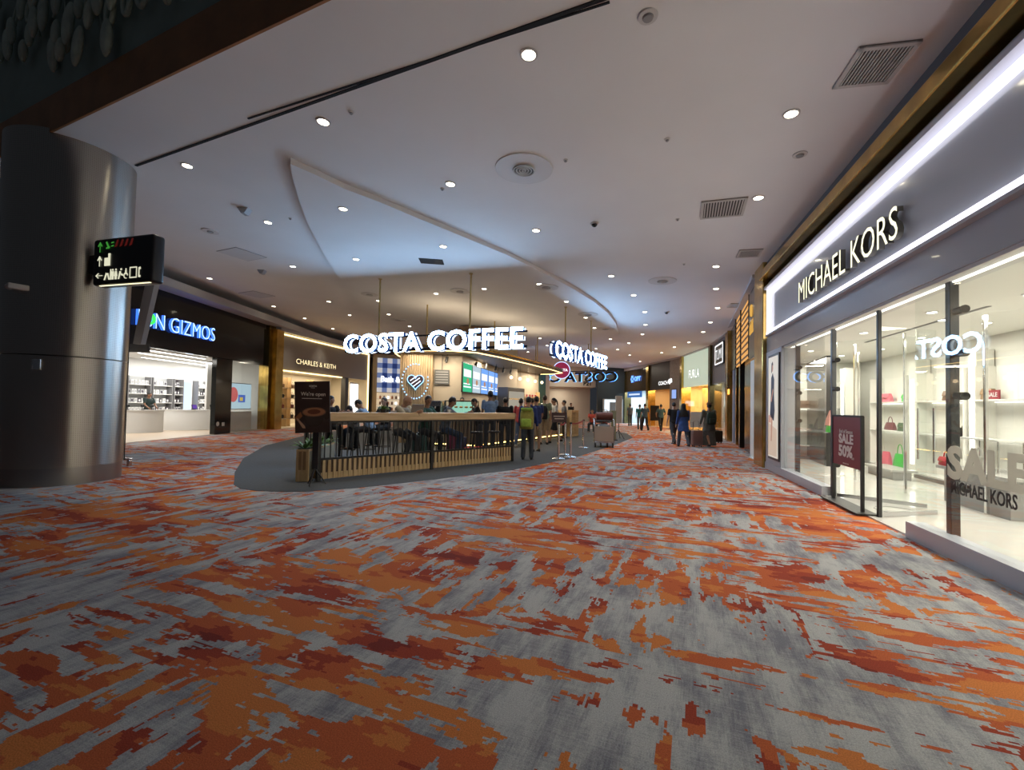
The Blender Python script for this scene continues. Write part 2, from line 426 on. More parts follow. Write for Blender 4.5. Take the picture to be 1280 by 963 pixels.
# grey carpet island on the floor under the cafe
isl = [fl(*q) for q in [(292, 606), (300, 611), (320, 614), (350, 615), (380, 615), (450, 610), (540, 600), (640, 588), (720, 572), (770, 556)]]
pts = [(p.x, p.y) for p in isl] + [(6.1, 22.5), (6.7, 26), (6.2, 30), (4.5, 32), (-6, 32), (-9.5, 22), (-8.2, 15.0), (-6.9, 11.6), (-5.7, 9.3), (-5.15, 8.4)]
mb = MB(); mb.prism(pts, 0.0, 0.006, 'xy')
struct(mb.build('floor_grey_carpet', P('dark_grey_carpet', (0.075, 0.082, 0.09), 0.95, vary=0.15, scale=30)))

# ---------------------------------------------------------------- far end walls
teal = P('dark_teal_wall', (0.022, 0.035, 0.042), 0.5); beige = P('beige_wall', (0.62, 0.56, 0.47), 0.7)
mb = MB(); mb.box(8.2, 11.4, 43.0, 43.3, 0, 6); struct(mb.build('wall_end_dark', teal))
mb = MB(); mb.box(2.2, 8.2, 47.0, 47.3, 0, 6); mb.box(2.2, 8.2, 44.0, 47.0, 3.45, 6); struct(mb.build('wall_end_beige', beige))
mb = MB(); mb.box(-20, 2.2, 46.0, 46.3, 0, 7); struct(mb.build('wall_end', P('warm_grey_wall', (0.25, 0.22, 0.19), 0.7)))
for x, y in ((4.9, 42.2), (4.9, 45.5), (0.5, 44.0), (9.5, 41.0)): lamp('added_far_wall_fill', 'AREA', 45, (1.0, 0.88, 0.7), None, (x, y, 3.4 if y > 44.5 else 5.2), (0, 0, 0), size=1.2)  # bare area lamps added to brighten the far end walls and passage
g = thing('gate_sign', 'black P21 lettering on the beige wall beyond the cafe', 'sign', (7.0, 43.98, 3.83))
text('P21', 0.55, P('sign_black', (0.01, 0.01, 0.01), 0.5), g, 0.4, 0, -0.22, 0.02, 0.02, name='lettering')
g = thing('vending_machine', 'white glowing vending cabinet against the dark teal end wall', 'vending machine', (9.6, 42.4, 0))
mb = MB(); mb.box(-0.9, 0.9, 0, 0.58, 0, 2.3, 0.02); mb.build('cabinet', P('pale_cabinet', (0.5, 0.55, 0.58), 0.4), g)
mb = MB(); mb.box(-0.82, 0.82, -0.02, 0.0, 1.2, 2.22); mb.build('lit_panel', E('cool_panel', (0.75, 0.9, 1.0), 1.3), g)
mb = MB(); mb.box(-0.35, 0.35, -0.03, -0.01, 0.15, 2.0); mb.build('door', P('grey_door', (0.16, 0.18, 0.19), 0.4), g)
mb = MB(); mb.box(0.45, 0.78, -0.035, -0.005, 0.3, 1.1); mb.build('red_panel', P('red_panel', (0.5, 0.05, 0.04), 0.4), g)

# big square pillar that carries the ceiling behind the cafe sign
g = thing('square_pillar', 'tall square pillar with one brown face behind the large cafe sign', 'pillar', (-1.35, 23.0, 0))
mb = MB(); mb.box(-1.4, 0.15, 0, 1.5, 0, 5.55); mb.build('brown_face', P('brown_panel', (0.20, 0.12, 0.075), 0.4), g)
mb = MB(); mb.box(0.15, 1.6, 0.02, 1.5, 0, 5.55); mb.build('beige_face', P('beige_panel', (0.40, 0.33, 0.25), 0.5), g)

# ---------------------------------------------------------------- steel column
colc = Vector((-8.17, 8.17, 0)); CR = 0.87
def steel_mat():
    m, nt, b = _new('brushed_perforated_steel'); N = nt.nodes.new; L = nt.links.new
    b.inputs['Metallic'].default_value = 1.0; b.inputs['Roughness'].default_value = 0.30
    b.inputs['Base Color'].default_value = (0.40, 0.38, 0.35, 1)
    b.inputs['Anisotropic'].default_value = 0.85; b.inputs['Anisotropic Rotation'].default_value = 0.25
    tg = N('ShaderNodeTangent'); tg.direction_type = 'RADIAL'; tg.axis = 'Z'; L(tg.outputs[0], b.inputs['Tangent'])
    tc = N('ShaderNodeTexCoord'); sx = N('ShaderNodeSeparateXYZ'); L(tc.outputs['Object'], sx.inputs[0])
    at = N('ShaderNodeMath'); at.operation = 'ARCTAN2'; L(sx.outputs[1], at.inputs[0]); L(sx.outputs[0], at.inputs[1])
    cb = N('ShaderNodeCombineXYZ'); L(at.outputs[0], cb.inputs[0]); L(sx.outputs[2], cb.inputs[1])
    vo = N('ShaderNodeTexVoronoi'); vo.inputs['Scale'].default_value = 32; vo.inputs['Randomness'].default_value = 0.0; L(cb.outputs[0], vo.inputs['Vector'])
    r = N('ShaderNodeValToRGB'); r.color_ramp.elements[0].position = 0.18; r.color_ramp.elements[0].color = (0.05, 0.05, 0.05, 1); r.color_ramp.elements[1].position = 0.24; r.color_ramp.elements[1].color = (1, 1, 1, 1)
    L(vo.outputs['Distance'], r.inputs[0])
    mp = N('ShaderNodeMapping'); mp.inputs['Scale'].default_value = (2.0, 60, 1); L(cb.outputs[0], mp.inputs[0])
    n = N('ShaderNodeTexNoise'); n.inputs['Scale'].default_value = 2.0; n.inputs['Detail'].default_value = 3; L(mp.outputs[0], n.inputs['Vector'])
    mm = N('ShaderNodeMix'); mm.data_type = 'RGBA'; mm.inputs['A'].default_value = (0.44, 0.41, 0.37, 1)
    mm.inputs['B'].default_value = (0.24, 0.225, 0.20, 1)
    inv = N('ShaderNodeMath'); inv.operation = 'SUBTRACT'; inv.inputs[0].default_value = 1.0; L(r.outputs[0], inv.inputs[1]); L(inv.outputs[0], mm.inputs['Factor'])
    L(mm.outputs['Result'], b.inputs['Base Color'])
    mr = N('ShaderNodeMapRange'); mr.inputs['To Min'].default_value = 0.24; mr.inputs['To Max'].default_value = 0.40; L(n.outputs['Fac'], mr.inputs['Value']); L(mr.outputs[0], b.inputs['Roughness'])
    return m
col_m = steel_mat()
g = thing('steel_column', 'huge round brushed steel column carrying the black direction sign', 'column', colc)
def ring(r, z, n=96): return [(r * cos(2 * pi * k / n), r * sin(2 * pi * k / n), z) for k in range(n)]
CT = ceil_z(colc.x) + 0.05
mb = MB(); mb.loft([ring(0.985 * CR, 0.30), ring(CR, 2.18)]); mb.build('lower_shell', col_m, g, 40)
mb = MB(); mb.loft([ring(CR, 2.2), ring(CR * 1.02, CT)]); mb.build('upper_shell', col_m, g, 40)
mb = MB(); mb.loft([ring(0.97 * CR, 0.0), ring(0.97 * CR, 0.30)]); mb.build('base_ring', P('base_steel', (0.34, 0.33, 0.31), 0.34, 1.0), g, 40)
for ang in (-118, 40):
    a = radians(ang); mb = MB(); mb.box(-0.004, 0.004, 0.99 * CR, 1.012 * CR, 0.3, CT, M=Matrix.Rotation(a - pi / 2, 4, 'Z')); mb.build('seam_strip', P('seam_dark', (0.06, 0.06, 0.06), 0.4, 0.8), g)
mb = MB(); mb.box(-0.05, 0.05, 0.98 * CR, 1.07 * CR, 1.95, 2.1, 0.01, M=Matrix.Rotation(radians(-66) - pi / 2, 4, 'Z')); mb.build('access_box', steel, g)
# cctv camera on the column
cp = colc + Vector((0.05, -0.98, 3.28))
g = thing('security_camera', 'white bullet security camera on the steel column', 'security camera', cp, radians(60))
mb = MB(); mb.cyl((0.0, 0.0, 0.0), (0, 0.12, 0), 0.05, 0.05, 16); mb.build('mount', white_paint, g, 40)
mb = MB(); mb.box(-0.05, 0.22, -0.07, 0.01, -0.05, 0.04, 0.015); mb.build('housing', white_paint, g)
mb = MB(); mb.cyl((0.22, -0.03, 0), (0.235, -0.03, 0), 0.032, 0.03, 16); mb.build('lens', black, g, 40)
# low steel foot rail beside the column
fp = fl(158, 583)
g = thing('floor_bracket', 'low steel bumper bracket on the carpet beside the steel column', 'bracket', fp)
mb = MB(); mb.box(-0.12, 0.10, -0.04, 0.04, 0.13, 0.18, 0.012); mb.build('arm', steel, g)
mb = MB(); mb.box(0.03, 0.09, -0.04, 0.04, 0.0, 0.13, 0.008); mb.build('foot', steel, g)

# direction sign on the column
sa, sb = atY(118, 330, 7.6), atY(190, 322, 7.25)
dsn = Seg((sa.x, sa.y), (sb.x, sb.y))
top = atY(190, 291, 7.25).z; bot = atY(190, 352, 7.25).z
g = thing('direction_sign', 'black illuminated direction sign with arrows and pictograms on the steel column', 'sign', (sa.x, sa.y, bot), dsn.rz)
L = dsn.L; Hs = top - bot
mb = MB(); mb.box(-0.05, L, 0.0, 0.22, 0, Hs, 0.05, 3); mb.build('box', black, g, 40)
mb = MB(); mb.box(0.1, L - 0.06, 0.02, 0.05, -0.008, 0.0); mb.build('light_strip', E('strip_glow', (1.0, 0.9, 0.55), 1.2), g)
mb = MB(); mb.box(-0.45, -0.03, 0.08, 0.16, Hs * 0.3, Hs * 0.7); mb.build('bracket', matt_black, g)
gl = E('sign_white', (1.0, 0.98, 0.72), 0.55); gg = E('sign_green', (0.10, 0.6, 0.08), 0.3); gr_ = E('sign_red', (0.5, 0.05, 0.04), 0.10)
def poly_part(name, polys, mat, par, y=-0.004, th=0.006):
    mb = MB()
    for p in polys: mb.prism(p, y - th, y)
    return mb.build(name, mat, par)
def arrow_up(x, z, s):
    return [[(x - 0.03 * s, z), (x + 0.03 * s, z), (x + 0.03 * s, z + 0.8 * s), (x - 0.03 * s, z + 0.8 * s)],
            [(x - 0.28 * s, z + 0.62 * s), (x, z + s), (x, z + 0.86 * s), (x - 0.22 * s, z + 0.54 * s)],
            [(x, z + s), (x + 0.28 * s, z + 0.62 * s), (x + 0.22 * s, z + 0.54 * s), (x, z + 0.86 * s)]]
def swap(ps, cx, cz): return [[(cx - (b - cz), cz + (a - cx)) for a, b in p] for p in ps]
k = L / 1.0
poly_part('arrow', arrow_up(0.10 * L, Hs * 0.70, 0.22 * Hs), gg, g)
poly_part('arrow', arrow_up(0.10 * L, Hs * 0.40, 0.22 * Hs), gl, g)
poly_part('arrow', swap(arrow_up(0.10 * L, Hs * 0.10, 0.20 * Hs), 0.10 * L, Hs * 0.20), gl, g)
poly_part('green_symbols', [[(0.20 * L, Hs * .9), (0.22 * L, Hs * .92), (0.27 * L, Hs * .78), (0.25 * L, Hs * .76)], [(0.21 * L, Hs * .76), (0.27 * L, Hs * .78), (0.27 * L, Hs * .81), (0.21 * L, Hs * .79)], [(0.30 * L, Hs * .80), (0.34 * L, Hs * .81), (0.34 * L, Hs * .83), (0.30 * L, Hs * .82)], [(0.30 * L, Hs * .87), (0.34 * L, Hs * .88), (0.34 * L, Hs * .90), (0.30 * L, Hs * .89)]], gg, g)
poly_part('red_characters', [[(0.36 * L + i * 0.085 * L, Hs * 0.78), (0.40 * L + i * 0.085 * L, Hs * 0.80), (0.425 * L + i * 0.085 * L, Hs * 0.93), (0.40 * L + i * 0.085 * L, Hs * 0.93)] for i in range(4)], gr_, g)
poly_part('bag_pictogram', [[(0.19 * L, Hs * 0.40), (0.29 * L, Hs * 0.40), (0.29 * L, Hs * 0.66), (0.255 * L, Hs * 0.66), (0.255 * L, Hs * 0.57), (0.19 * L, Hs * 0.57)]], gl, g)
z = Hs * 0.10; s = Hs * 0.22
def man(x, sc=1.0, kind=0):
    w_ = 0.02 * L * sc
    head = [(x + 0.010 * L * cos(a), z + s * 0.92 + 0.022 * Hs * sin(a)) for a in [2 * pi * i / 10 for i in range(10)]]
    body = [(x - w_, z + s * 0.35), (x + w_, z + s * 0.35), (x + w_, z + s * 0.78), (x - w_, z + s * 0.78)] if kind == 0 else [(x - w_ * 1.4, z + s * 0.3), (x + w_ * 1.4, z + s * 0.3), (x + w_ * 0.6, z + s * 0.78), (x - w_ * 0.6, z + s * 0.78)]
    legs = [(x - w_ * 0.8, z), (x + w_ * 0.8, z), (x + w_ * 0.8, z + s * 0.34), (x - w_ * 0.8, z + s * 0.34)]
    return [head, body, legs]
poly_part('smoking_room_pictogram', [[(0.19 * L, z), (0.21 * L, z), (0.245 * L, z + s * 0.6), (0.225 * L, z + s * 0.7)], [(0.245 * L, z + s * .6), (0.275 * L, z), (0.295 * L, z), (0.262 * L, z + s * .66)], [(0.30 * L, z), (0.318 * L, z), (0.318 * L, z + s), (0.30 * L, z + s)]], gl, g)
poly_part('toilet_pictogram', man(0.345 * L) + man(0.40 * L, 1, 1), gl, g)
poly_part('fountain_pictogram', [[(0.44 * L, z), (0.458 * L, z), (0.49 * L, z + s * .7), (0.465 * L, z + s * 0.75)], [(0.49 * L, z + s * .35), (0.53 * L, z + s * .25), (0.53 * L, z + s * .4), (0.49 * L, z + s * .55)], [(0.48 * L, z + s * .82), (0.50 * L, z + s * .82), (0.50 * L, z + s), (0.48 * L, z + s)]], gl, g)
mb = MB(); mb.tube([(0.575 * L + 0.03 * L * cos(a), -0.008, z + s * 0.28 + s * 0.26 * sin(a)) for a in [2 * pi * i / 16 for i in range(14)]], 0.007, 6)
mb.prism([(0.565 * L, z + s * .4), (0.585 * L, z + s * .4), (0.585 * L, z + s * .8), (0.565 * L, z + s * .8)], -0.012, -0.004); mb.sph((0.573 * L, -0.006, z + s * .9), (0.012, 0.004, 0.015)); mb.build('wheelchair_pictogram', gl, g)
mb = MB(); x0, x1 = 0.64 * L, 0.76 * L
for q in ((x0, x1, z, z + s * .1), (x0, x1, z + s * 0.95, z + s * 1.05), (x0, x0 + .012, z, z + s * 1.05), (x1 - .012, x1, z, z + s * 1.05)): mb.box(q[0], q[1], -0.01, -0.004, q[2], q[3])
mb.build('lift_pictogram', gl, g)
poly_part('telephone_pictogram', [[(0.79 * L, z + s * .05), (0.82 * L, z), (0.825 * L, z + s * .2), (0.805 * L, z + s * .25), (0.805 * L, z + s * .75), (0.825 * L, z + s * .8), (0.82 * L, z + s), (0.79 * L, z + s * .95)]], gl, g)

# ---------------------------------------------------------------- ceiling fittings
def make_downlight():
    g = thing('downlight', 'x', 'downlight')
    mb = MB(); mb.loft([[(r * cos(2 * pi * k / 24), r * sin(2 * pi * k / 24), z) for k in range(24)] for r, z in ((0.110, 0.012), (0.107, -0.012), (0.082, -0.014), (0.078, 0.012))], cap=False); mb.build('trim_ring', white_paint, g, 40)
    mb = MB(); mb.cyl((0, 0, -0.008), (0, 0, 0.012), 0.08, 0.08, 24); mb.build('lens', E('downlight_glow', (1.0, 0.90, 0.66), 14.0), g, 40)
    lamp('bulb', 'SPOT', DL_WATT, (1.0, 0.90, 0.76), g, (0, 0, -0.03), (0, 0, 0), size=0.08, spot=radians(74), blend=0.9)
    return g
dl0 = make_downlight(); dl_used = False
DLN = {(661, 68): 'largest bright round downlight, close to the double ceiling slot', (404, 152): 'bright downlight between the ceiling slot and the tip of the dropped ceiling panel',
       (234, 207): 'bright downlight near the steel column top', (989, 142): 'bright downlight between the two largest square ceiling grilles', (563, 230): 'bright downlight beside the large round white air diffuser plate',
       (948, 247): 'downlight touching the corner of the striped grille nearer the gold band', (429, 261): 'downlight highest up in the dropped ceiling panel, near its pointed tip', (335, 278): 'downlight by the triangular detector outside the dropped panel',
       (554, 308): 'downlight in the dropped panel beside the small dark square grille', (445, 324): 'downlight low in the blue-lit dropped panel above the first brass rod', (670, 288): 'downlight just outside the dropped panel edge beside the ceiling dome',
       (366, 333): 'downlight next to the square access panel', (262, 348): 'downlight close above the black gadget shop fascia', (764, 345): 'downlight outside the curved panel edge, beside the round diffuser near the aisle', (792, 369): 'downlight second along the aisle outside the curved panel edge'}
DLS = [(661, 68), (404, 152), (234, 207), (989, 142), (563, 230), (948, 247), (429, 261), (335, 278), (554, 308), (445, 324), (366, 333), (262, 348), (670, 288), (764, 345), (792, 369),
       (895, 333), (895, 361), (897, 385), (411, 377), (473, 376), (545, 367), (605, 361), (674, 355), (342, 383), (381, 398), (437, 394), (486, 393), (512, 408), (416, 411), (806, 390), (807, 406), (803, 418),
       (888, 403), (879, 415), (861, 428), (843, 434), (827, 441), (786, 429), (772, 437), (708, 377), (743, 410), (732, 397), (675, 423), (652, 430), (684, 432), (787, 444), (763, 424), (745, 436), (720, 440), (800, 452), (660, 440), (700, 447)]
for q in DLS:
    p = cpt(*q)
    lb = 'round recessed downlight glowing warm white in the far part of the ceiling'
    gp = 'far recessed downlights'
    if q in DLN: lb, gp = DLN[q], None
    if not dl_used:
        dl_used = True; o = dl0; o.location = p; o['label'] = lb
    else:
        o = dup(dl0, p, 0, lb)
        if not gp and 'group' in o: del o['group']
    if gp: o['group'] = gp
    tilt(o)
def diffuser(px, py, r, label):
    p = cpt(px, py); g = tilt(thing('air_diffuser', label, 'air diffuser', p))
    mb = MB(); mb.cyl((0, 0, -0.02), (0, 0, 0.02), r, r * 1.02, 40); mb.build('plate', P('diffuser_plate', (0.66, 0.65, 0.64), 0.6), g, 40)
    mb = MB(); mb.cyl((0, 0, -0.03), (0, 0, -0.018), r * 0.36, r * 0.36, 28); th_ = mb.build('throat', P('grille_shadow', (0.05, 0.045, 0.04), 0.6), g, 40)
    for rr_ in (0.36, 0.26, 0.16, 0.06):
        mb = MB(); mb.tube([(r * rr_ * cos(2 * pi * k / 28), r * rr_ * sin(2 * pi * k / 28), -0.035) for k in range(28)], r * 0.03, 6, closed=True); mb.build('louvre_ring', grille_white, th_, 60)
for px, py, r, lb in ((655, 211, 0.50, 'large round white diffuser plate alone in the open ceiling'), (828, 351, 0.42, 'round diffuser plate on the aisle side near the gold shop band'), (462, 368, 0.32, 'round diffuser plate beside the top of the first brass rod'),
                      (498, 400, 0.38, 'round diffuser plate just above the big cafe sign'), (575, 364, 0.36, 'round diffuser plate by the second brass rod'), (683, 359, 0.40, 'round diffuser plate midway between the second and third brass rods'),
                      (735, 393, 0.42, 'round diffuser plate at the head of the rod with the angled cafe sign'), (757, 411, 0.42, 'round diffuser plate beyond the angled cafe sign rods'), (263, 289, 0.20, 'small round diffuser between the steel column and the triangular detector')):
    diffuser(px, py, r, lb)
def grille(c4, label, mat_s, n, frame=True):
    ps = [ceilp(*q) for q in c4]; o = (ps[0] + ps[1] + ps[2] + ps[3]) / 4
    ex = (ps[1] - ps[0] + ps[2] - ps[3]) / 2; ey = (ps[3] - ps[0] + ps[2] - ps[1]) / 2
    g = tilt(thing('return_air_grille', label, 'air grille', o, atan2(ex.y, ex.x))); W, D = ex.length / 2, ey.length / 2
    mb = MB(); mb.box(-W, W, -D, D, -0.012, 0.004); mb.build('backing', P('grille_shadow', (0.05, 0.045, 0.04), 0.6), g)
    mb = MB()
    for q in ((-W, W, -D, -D + .05), (-W, W, D - .05, D), (-W, -W + .05, -D, D), (W - .05, W, -D, D)): mb.box(*q, -0.03, 0.004)
    mb.build('frame', mat_s, g)
    for k in range(n):
        x = -W + 0.05 + (k + .5) * (2 * W - .1) / n; mb = MB(); sl = (2 * W - .1) / n * .22; mb.box(x - sl, x + sl, -D + .04, D - .04, -0.028, -0.012); mb.build('louvre', mat_s, g)
grille([(1068, 58), (1148, 50), (1115, 101), (1046, 109)], 'largest square louvred grille, high up toward the gold band', grille_white, 14)
grille([(876, 252), (932, 246), (932, 268), (876, 273)], 'square louvred grille between the large one and the aisle lights', grille_white, 14)
grille([(925, 312), (954, 311), (949, 320), (919, 322)], 'small louvred grille in the shadowed ceiling strip by the gold band', grille_white, 12)
grille([(912, 379), (932, 379), (931, 384), (910, 384)], 'tiny louvred grille deepest along the aisle ceiling', grille_white, 10)
g0 = len(bpy.data.objects)
ps = [cpt(*q) for q in ((522, 322), (550, 320), (556, 331), (530, 333))]; o = sum(ps, Vector()) / 4
g = tilt(thing('speaker_grille', 'dark mesh grille set in the blue-lit dropped ceiling panel', 'grille', o, 0.05))
mb = MB(); mb.box(-0.34, 0.34, -0.22, 0.22, -0.015, 0.004); mb.build('mesh_plate', P('dark_mesh', (0.03, 0.03, 0.03), 0.6), g)
for k in range(9):
    mb = MB(); mb.box(-0.33, 0.33, -0.2 + k * .05 - .006, -0.2 + k * .05 + .006, -0.022, -0.012); mb.build('bar', dark_grey, g)
def panel(c4, label):
    ps = [ceilp(*q) for q in c4]; o = sum(ps, Vector()) / 4; ex = (ps[1] - ps[0] + ps[2] - ps[3]) / 2; ey = (ps[3] - ps[0] + ps[2] - ps[1]) / 2
    g = tilt(thing('access_panel', label, 'access panel', o, atan2(ex.y, ex.x))); W, D = ex.length / 2, ey.length / 2
    mb = MB(); mb.box(-W, W, -D, D, -0.012, 0.0); mb.build('hatch', P('hatch_white', (0.64, 0.66, 0.68), 0.5), g)
    mb = MB()
    for q in ((-W - .02, W + .02, -D - .02, -D), (-W - .02, W + .02, D, D + .02), (-W - .02, -W, -D, D), (W, W + .02, -D, D)): mb.box(*q, -0.008, 0.004)
    mb.build('gap_frame', P('gap_grey', (0.18, 0.18, 0.19), 0.6), g)
panel([(273, 314), (296, 309), (332, 322), (308, 326)], 'square ceiling hatch above the gadget shop, lit bluish')
panel([(306, 366), (322, 364), (338, 370), (318, 373)], 'square ceiling hatch deeper over the handbag boutique')
def dome(px, py, label, kind):
    p = cpt(px, py)
    if kind == 'dome':
        g = thing('ceiling_dome_camera', label, 'dome camera', p)
        mb = MB(); mb.cyl((0, 0, -0.03), (0, 0, 0.0), 0.09, 0.095, 20); mb.build('base', white_paint, g, 40)
        mb = MB(); mb.sph((0, 0, -0.03), (0.065, 0.065, 0.06)); mb.build('dome', gloss_black, g, 60)
    elif kind == 'wedge':
        g = thing('wedge_detector', label, 'detector', p)
        mb = MB(); mb.prism([(-0.11, 0), (0.14, 0), (0.06, -0.13), (-0.02, -0.13)], -0.09, 0.09); mb.build('housing', P('detector_grey', (0.35, 0.36, 0.38), 0.5), g)
        mb = MB(); mb.box(-0.12, 0.12, -0.08, 0.08, -0.008, 0.0); mb.build('plate', white_paint, g)
    else:
        g = thing('sprinkler_head' if kind == 'spr' else 'smoke_detector', label, 'sprinkler' if kind == 'spr' else 'smoke detector', p)
        r = 0.04 if kind == 'spr' else 0.10
        mb = MB(); mb.cyl((0, 0, -0.015), (0, 0, 0.0), r, r * 1.05, 18); mb.build('base', white_paint, g, 40)
        mb = MB(); mb.cyl((0, 0, -0.035), (0, 0, -0.015), r * 0.5, r * .6, 14); mb.build('sensor', P('sensor_grey', (0.3, 0.3, 0.3), 0.5), g, 40)
dome(743, 279, 'small dark dome camera in the ceiling outside the curved panel edge', 'dome')
dome(833, 390, 'tiny dark dome camera over the far aisle', 'dome')
dome(305, 261, 'grey wedge detector above the gadget shop, by a downlight', 'wedge')
dome(327, 338, 'small grey wedge detector beyond the lit hatch', 'wedge')
dome(1000, 193, 'round smoke detector between the striped grilles and the gold band', 'smoke')
dome(834, 174, 'sprinkler head alone high above the aisle', 'spr'); dome(707, 200, 'sprinkler head beside the large round diffuser plate', 'spr'); dome(439, 140, 'sprinkler head near the downlight by the slot', 'spr')
dome(810, 20, 'round smoke detector close to the end of the double slot', 'smoke'); dome(847, 274, 'sprinkler head by the second louvred grille', 'spr'); dome(855, 330, 'sprinkler head over the aisle below the second grille', 'spr')
dome(553, 236, 'sprinkler head touching the downlight by the round plate', 'spr'); dome(363, 273, 'sprinkler head at the outer edge of the dropped panel', 'spr')
# ================================================================ RIGHT-HAND SHOP FRONT (bag boutique)
MKS = Seg((6.94, 12.6), (4.39, 3.85))
lacquer = P('grey_lacquer', (0.42, 0.44, 0.48), 0.16, coat=0.3)
lacq2 = P('grey_plinth', (0.48, 0.49, 0.55), 0.3)
gloss_white = P('gloss_white_floor', (0.72, 0.71, 0.67), 0.10, coat=0.2)
shop_white = P('shop_white', (0.74, 0.73, 0.68), 0.6)
UE = 12.5
mb = MB(); mb.box(0.95, UE, 0.0, 0.35, 3.0, 4.85); mb.box(0.95, UE, -0.03, 0.0, 3.0, 3.40); MKS.st(mb, 'wall_shop_fascia', lacquer)
g = MKS.th('sign_frame', 'white glowing light frame around the grey boutique sign panel', 'light frame', 0, 0)
mb = MB(); mb.box(1.2, UE, -0.10, -0.001, 3.445, 3.51); mb.build('lower_light_bar', led_white, g)
mb = MB(); mb.box(1.14, 1.22, -0.08, -0.001, 3.44, 4.62); mb.build('end_light_bar', led_white, g)
mb = MB(); mb.box(1.2, UE, -0.08, -0.001, 4.50, 4.55); mb.build('upper_light_bar', led_white, g)
mb = MB(); mb.box(1.2, UE, -0.16, -0.001, 4.60, 4.66); mb.build('frame_ledge', lacq2, g)
mb = MB(); mb.box(1.2, UE, -0.12, -0.001, 3.39, 3.43); mb.build('frame_sill', lacq2, g)
mb = MB(); mb.box(0.9, UE, -0.22, 0.30, 4.92, 5.12, 0.02); MKS.st(mb, 'trim_5', gold)
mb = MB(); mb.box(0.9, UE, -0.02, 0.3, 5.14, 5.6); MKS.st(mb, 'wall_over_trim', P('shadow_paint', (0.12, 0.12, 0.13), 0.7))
mb = MB(); mb.box(0.0, 0.92, -0.12, 0.6, 0, 5.45, 0.02); MKS.st(mb, 'trim_6', gold)
g = MKS.th('boutique_sign', 'warm white MICHAEL KORS letters on the grey shop fascia', 'sign', 0, 0)
lw = E('letter_warm_white', (1.0, 0.97, 0.66), 1.15); lside = P('letter_side', (0.10, 0.095, 0.07), 0.4)
letters('MICHAEL KORS', 0.605, 3.75, [lw, lside], g, 3.66, -0.07, 3.70, 0.07, -0.002)
# frame of the shop window
mb = MB(); mb.box(0.95, 2.28, -0.04, 0.25, 0, 3.0); MKS.st(mb, 'wall_shop_pier', lacq2)
mb = MB(); mb.box(0.95, 4.80, -0.06, 0.14, 0, 0.17); MKS.st(mb, 'baseboard_shop', lacq2)
mb = MB(); mb.box(7.45, UE, -0.06, 0.14, 0, 0.19); mb.box(7.45, UE, -0.062, -0.058, 0.15, 0.175); MKS.st(mb, 'baseboard_shop_near', lacq2)
for i, (u0, u1, z0) in enumerate(((2.28, 4.66, 0.17), (7.5, 9.72, 0.19), (9.74, 12.4, 0.19))):
    mb = MB(); mb.box(u0, u1, 0.02, 0.034, z0, 2.985); MKS.st(mb, 'window_%d' % (i + 1), clear_glass)
mb = MB(); mb.box(2.28, UE, 0.0, 0.30, 2.96, 3.0); MKS.st(mb, 'trim_7', white_paint)
g = MKS.th('head_light_line', 'thin white light line along the head of the boutique windows', 'light strip', 0, 0)
mb = MB(); mb.box(2.4, UE - 0.2, 0.12, 0.16, 2.945, 2.96); mb.build('strip', E('shop_line', (1, 0.96, 0.85), 2.0), g)
# light box poster in the pier
g = MKS.th('poster_light_box', 'tall light box poster of a woman in a dark dress beside the boutique window', 'poster', 1.28, -0.05)
mb = MB(); mb.box(0.0, 0.92, -0.02, 0.02, 0.30, 2.88); mb.build('frame', P('poster_frame', (0.05, 0.05, 0.06), 0.3), g)
mb = MB(); mb.box(0.05, 0.87, -0.026, -0.018, 0.36, 2.82); mb.build('print', P('poster_print', (0.62, 0.56, 0.47), 0.5, emit=(0.62, 0.58, 0.5), es=0.55), g)
def pp(nm, poly, col, y=-0.028):
    mb = MB(); mb.prism(poly, y - 0.002, y); return mb.build(nm, P('print_' + nm, col, 0.5, emit=col, es=0.5), g)
pp('printed_dress', [(0.22, 1.35), (0.55, 1.25), (0.62, 1.5), (0.56, 1.9), (0.58, 2.25), (0.45, 2.42), (0.32, 2.3), (0.30, 1.9)], (0.015, 0.015, 0.03))
pp('printed_head', [(0.41 + 0.065 * cos(a), 2.55 + 0.10 * sin(a)) for a in [2 * pi * k / 14 for k in range(14)]], (0.42, 0.22, 0.15))
pp('printed_hair', [(0.33, 2.45), (0.36, 2.66), (0.45, 2.70), (0.50, 2.6), (0.47, 2.63), (0.40, 2.6), (0.37, 2.42)], (0.03, 0.015, 0.01), -0.031)
pp('printed_arm', [(0.30, 1.75), (0.36, 1.7), (0.52, 1.98), (0.48, 2.04)], (0.42, 0.22, 0.15), -0.031)
pp('printed_leg', [(0.30, 0.75), (0.38, 0.75), (0.44, 1.3), (0.32, 1.35)], (0.42, 0.22, 0.15))
pp('printed_plinth', [(0.06, 0.40), (0.80, 0.40), (0.80, 1.05), (0.06, 1.20)], (0.55, 0.43, 0.33), -0.0265)
pp('printed_bag', [(0.10, 1.2), (0.30, 1.2), (0.28, 1.38), (0.12, 1.38)], (0.50, 0.28, 0.20), -0.031)
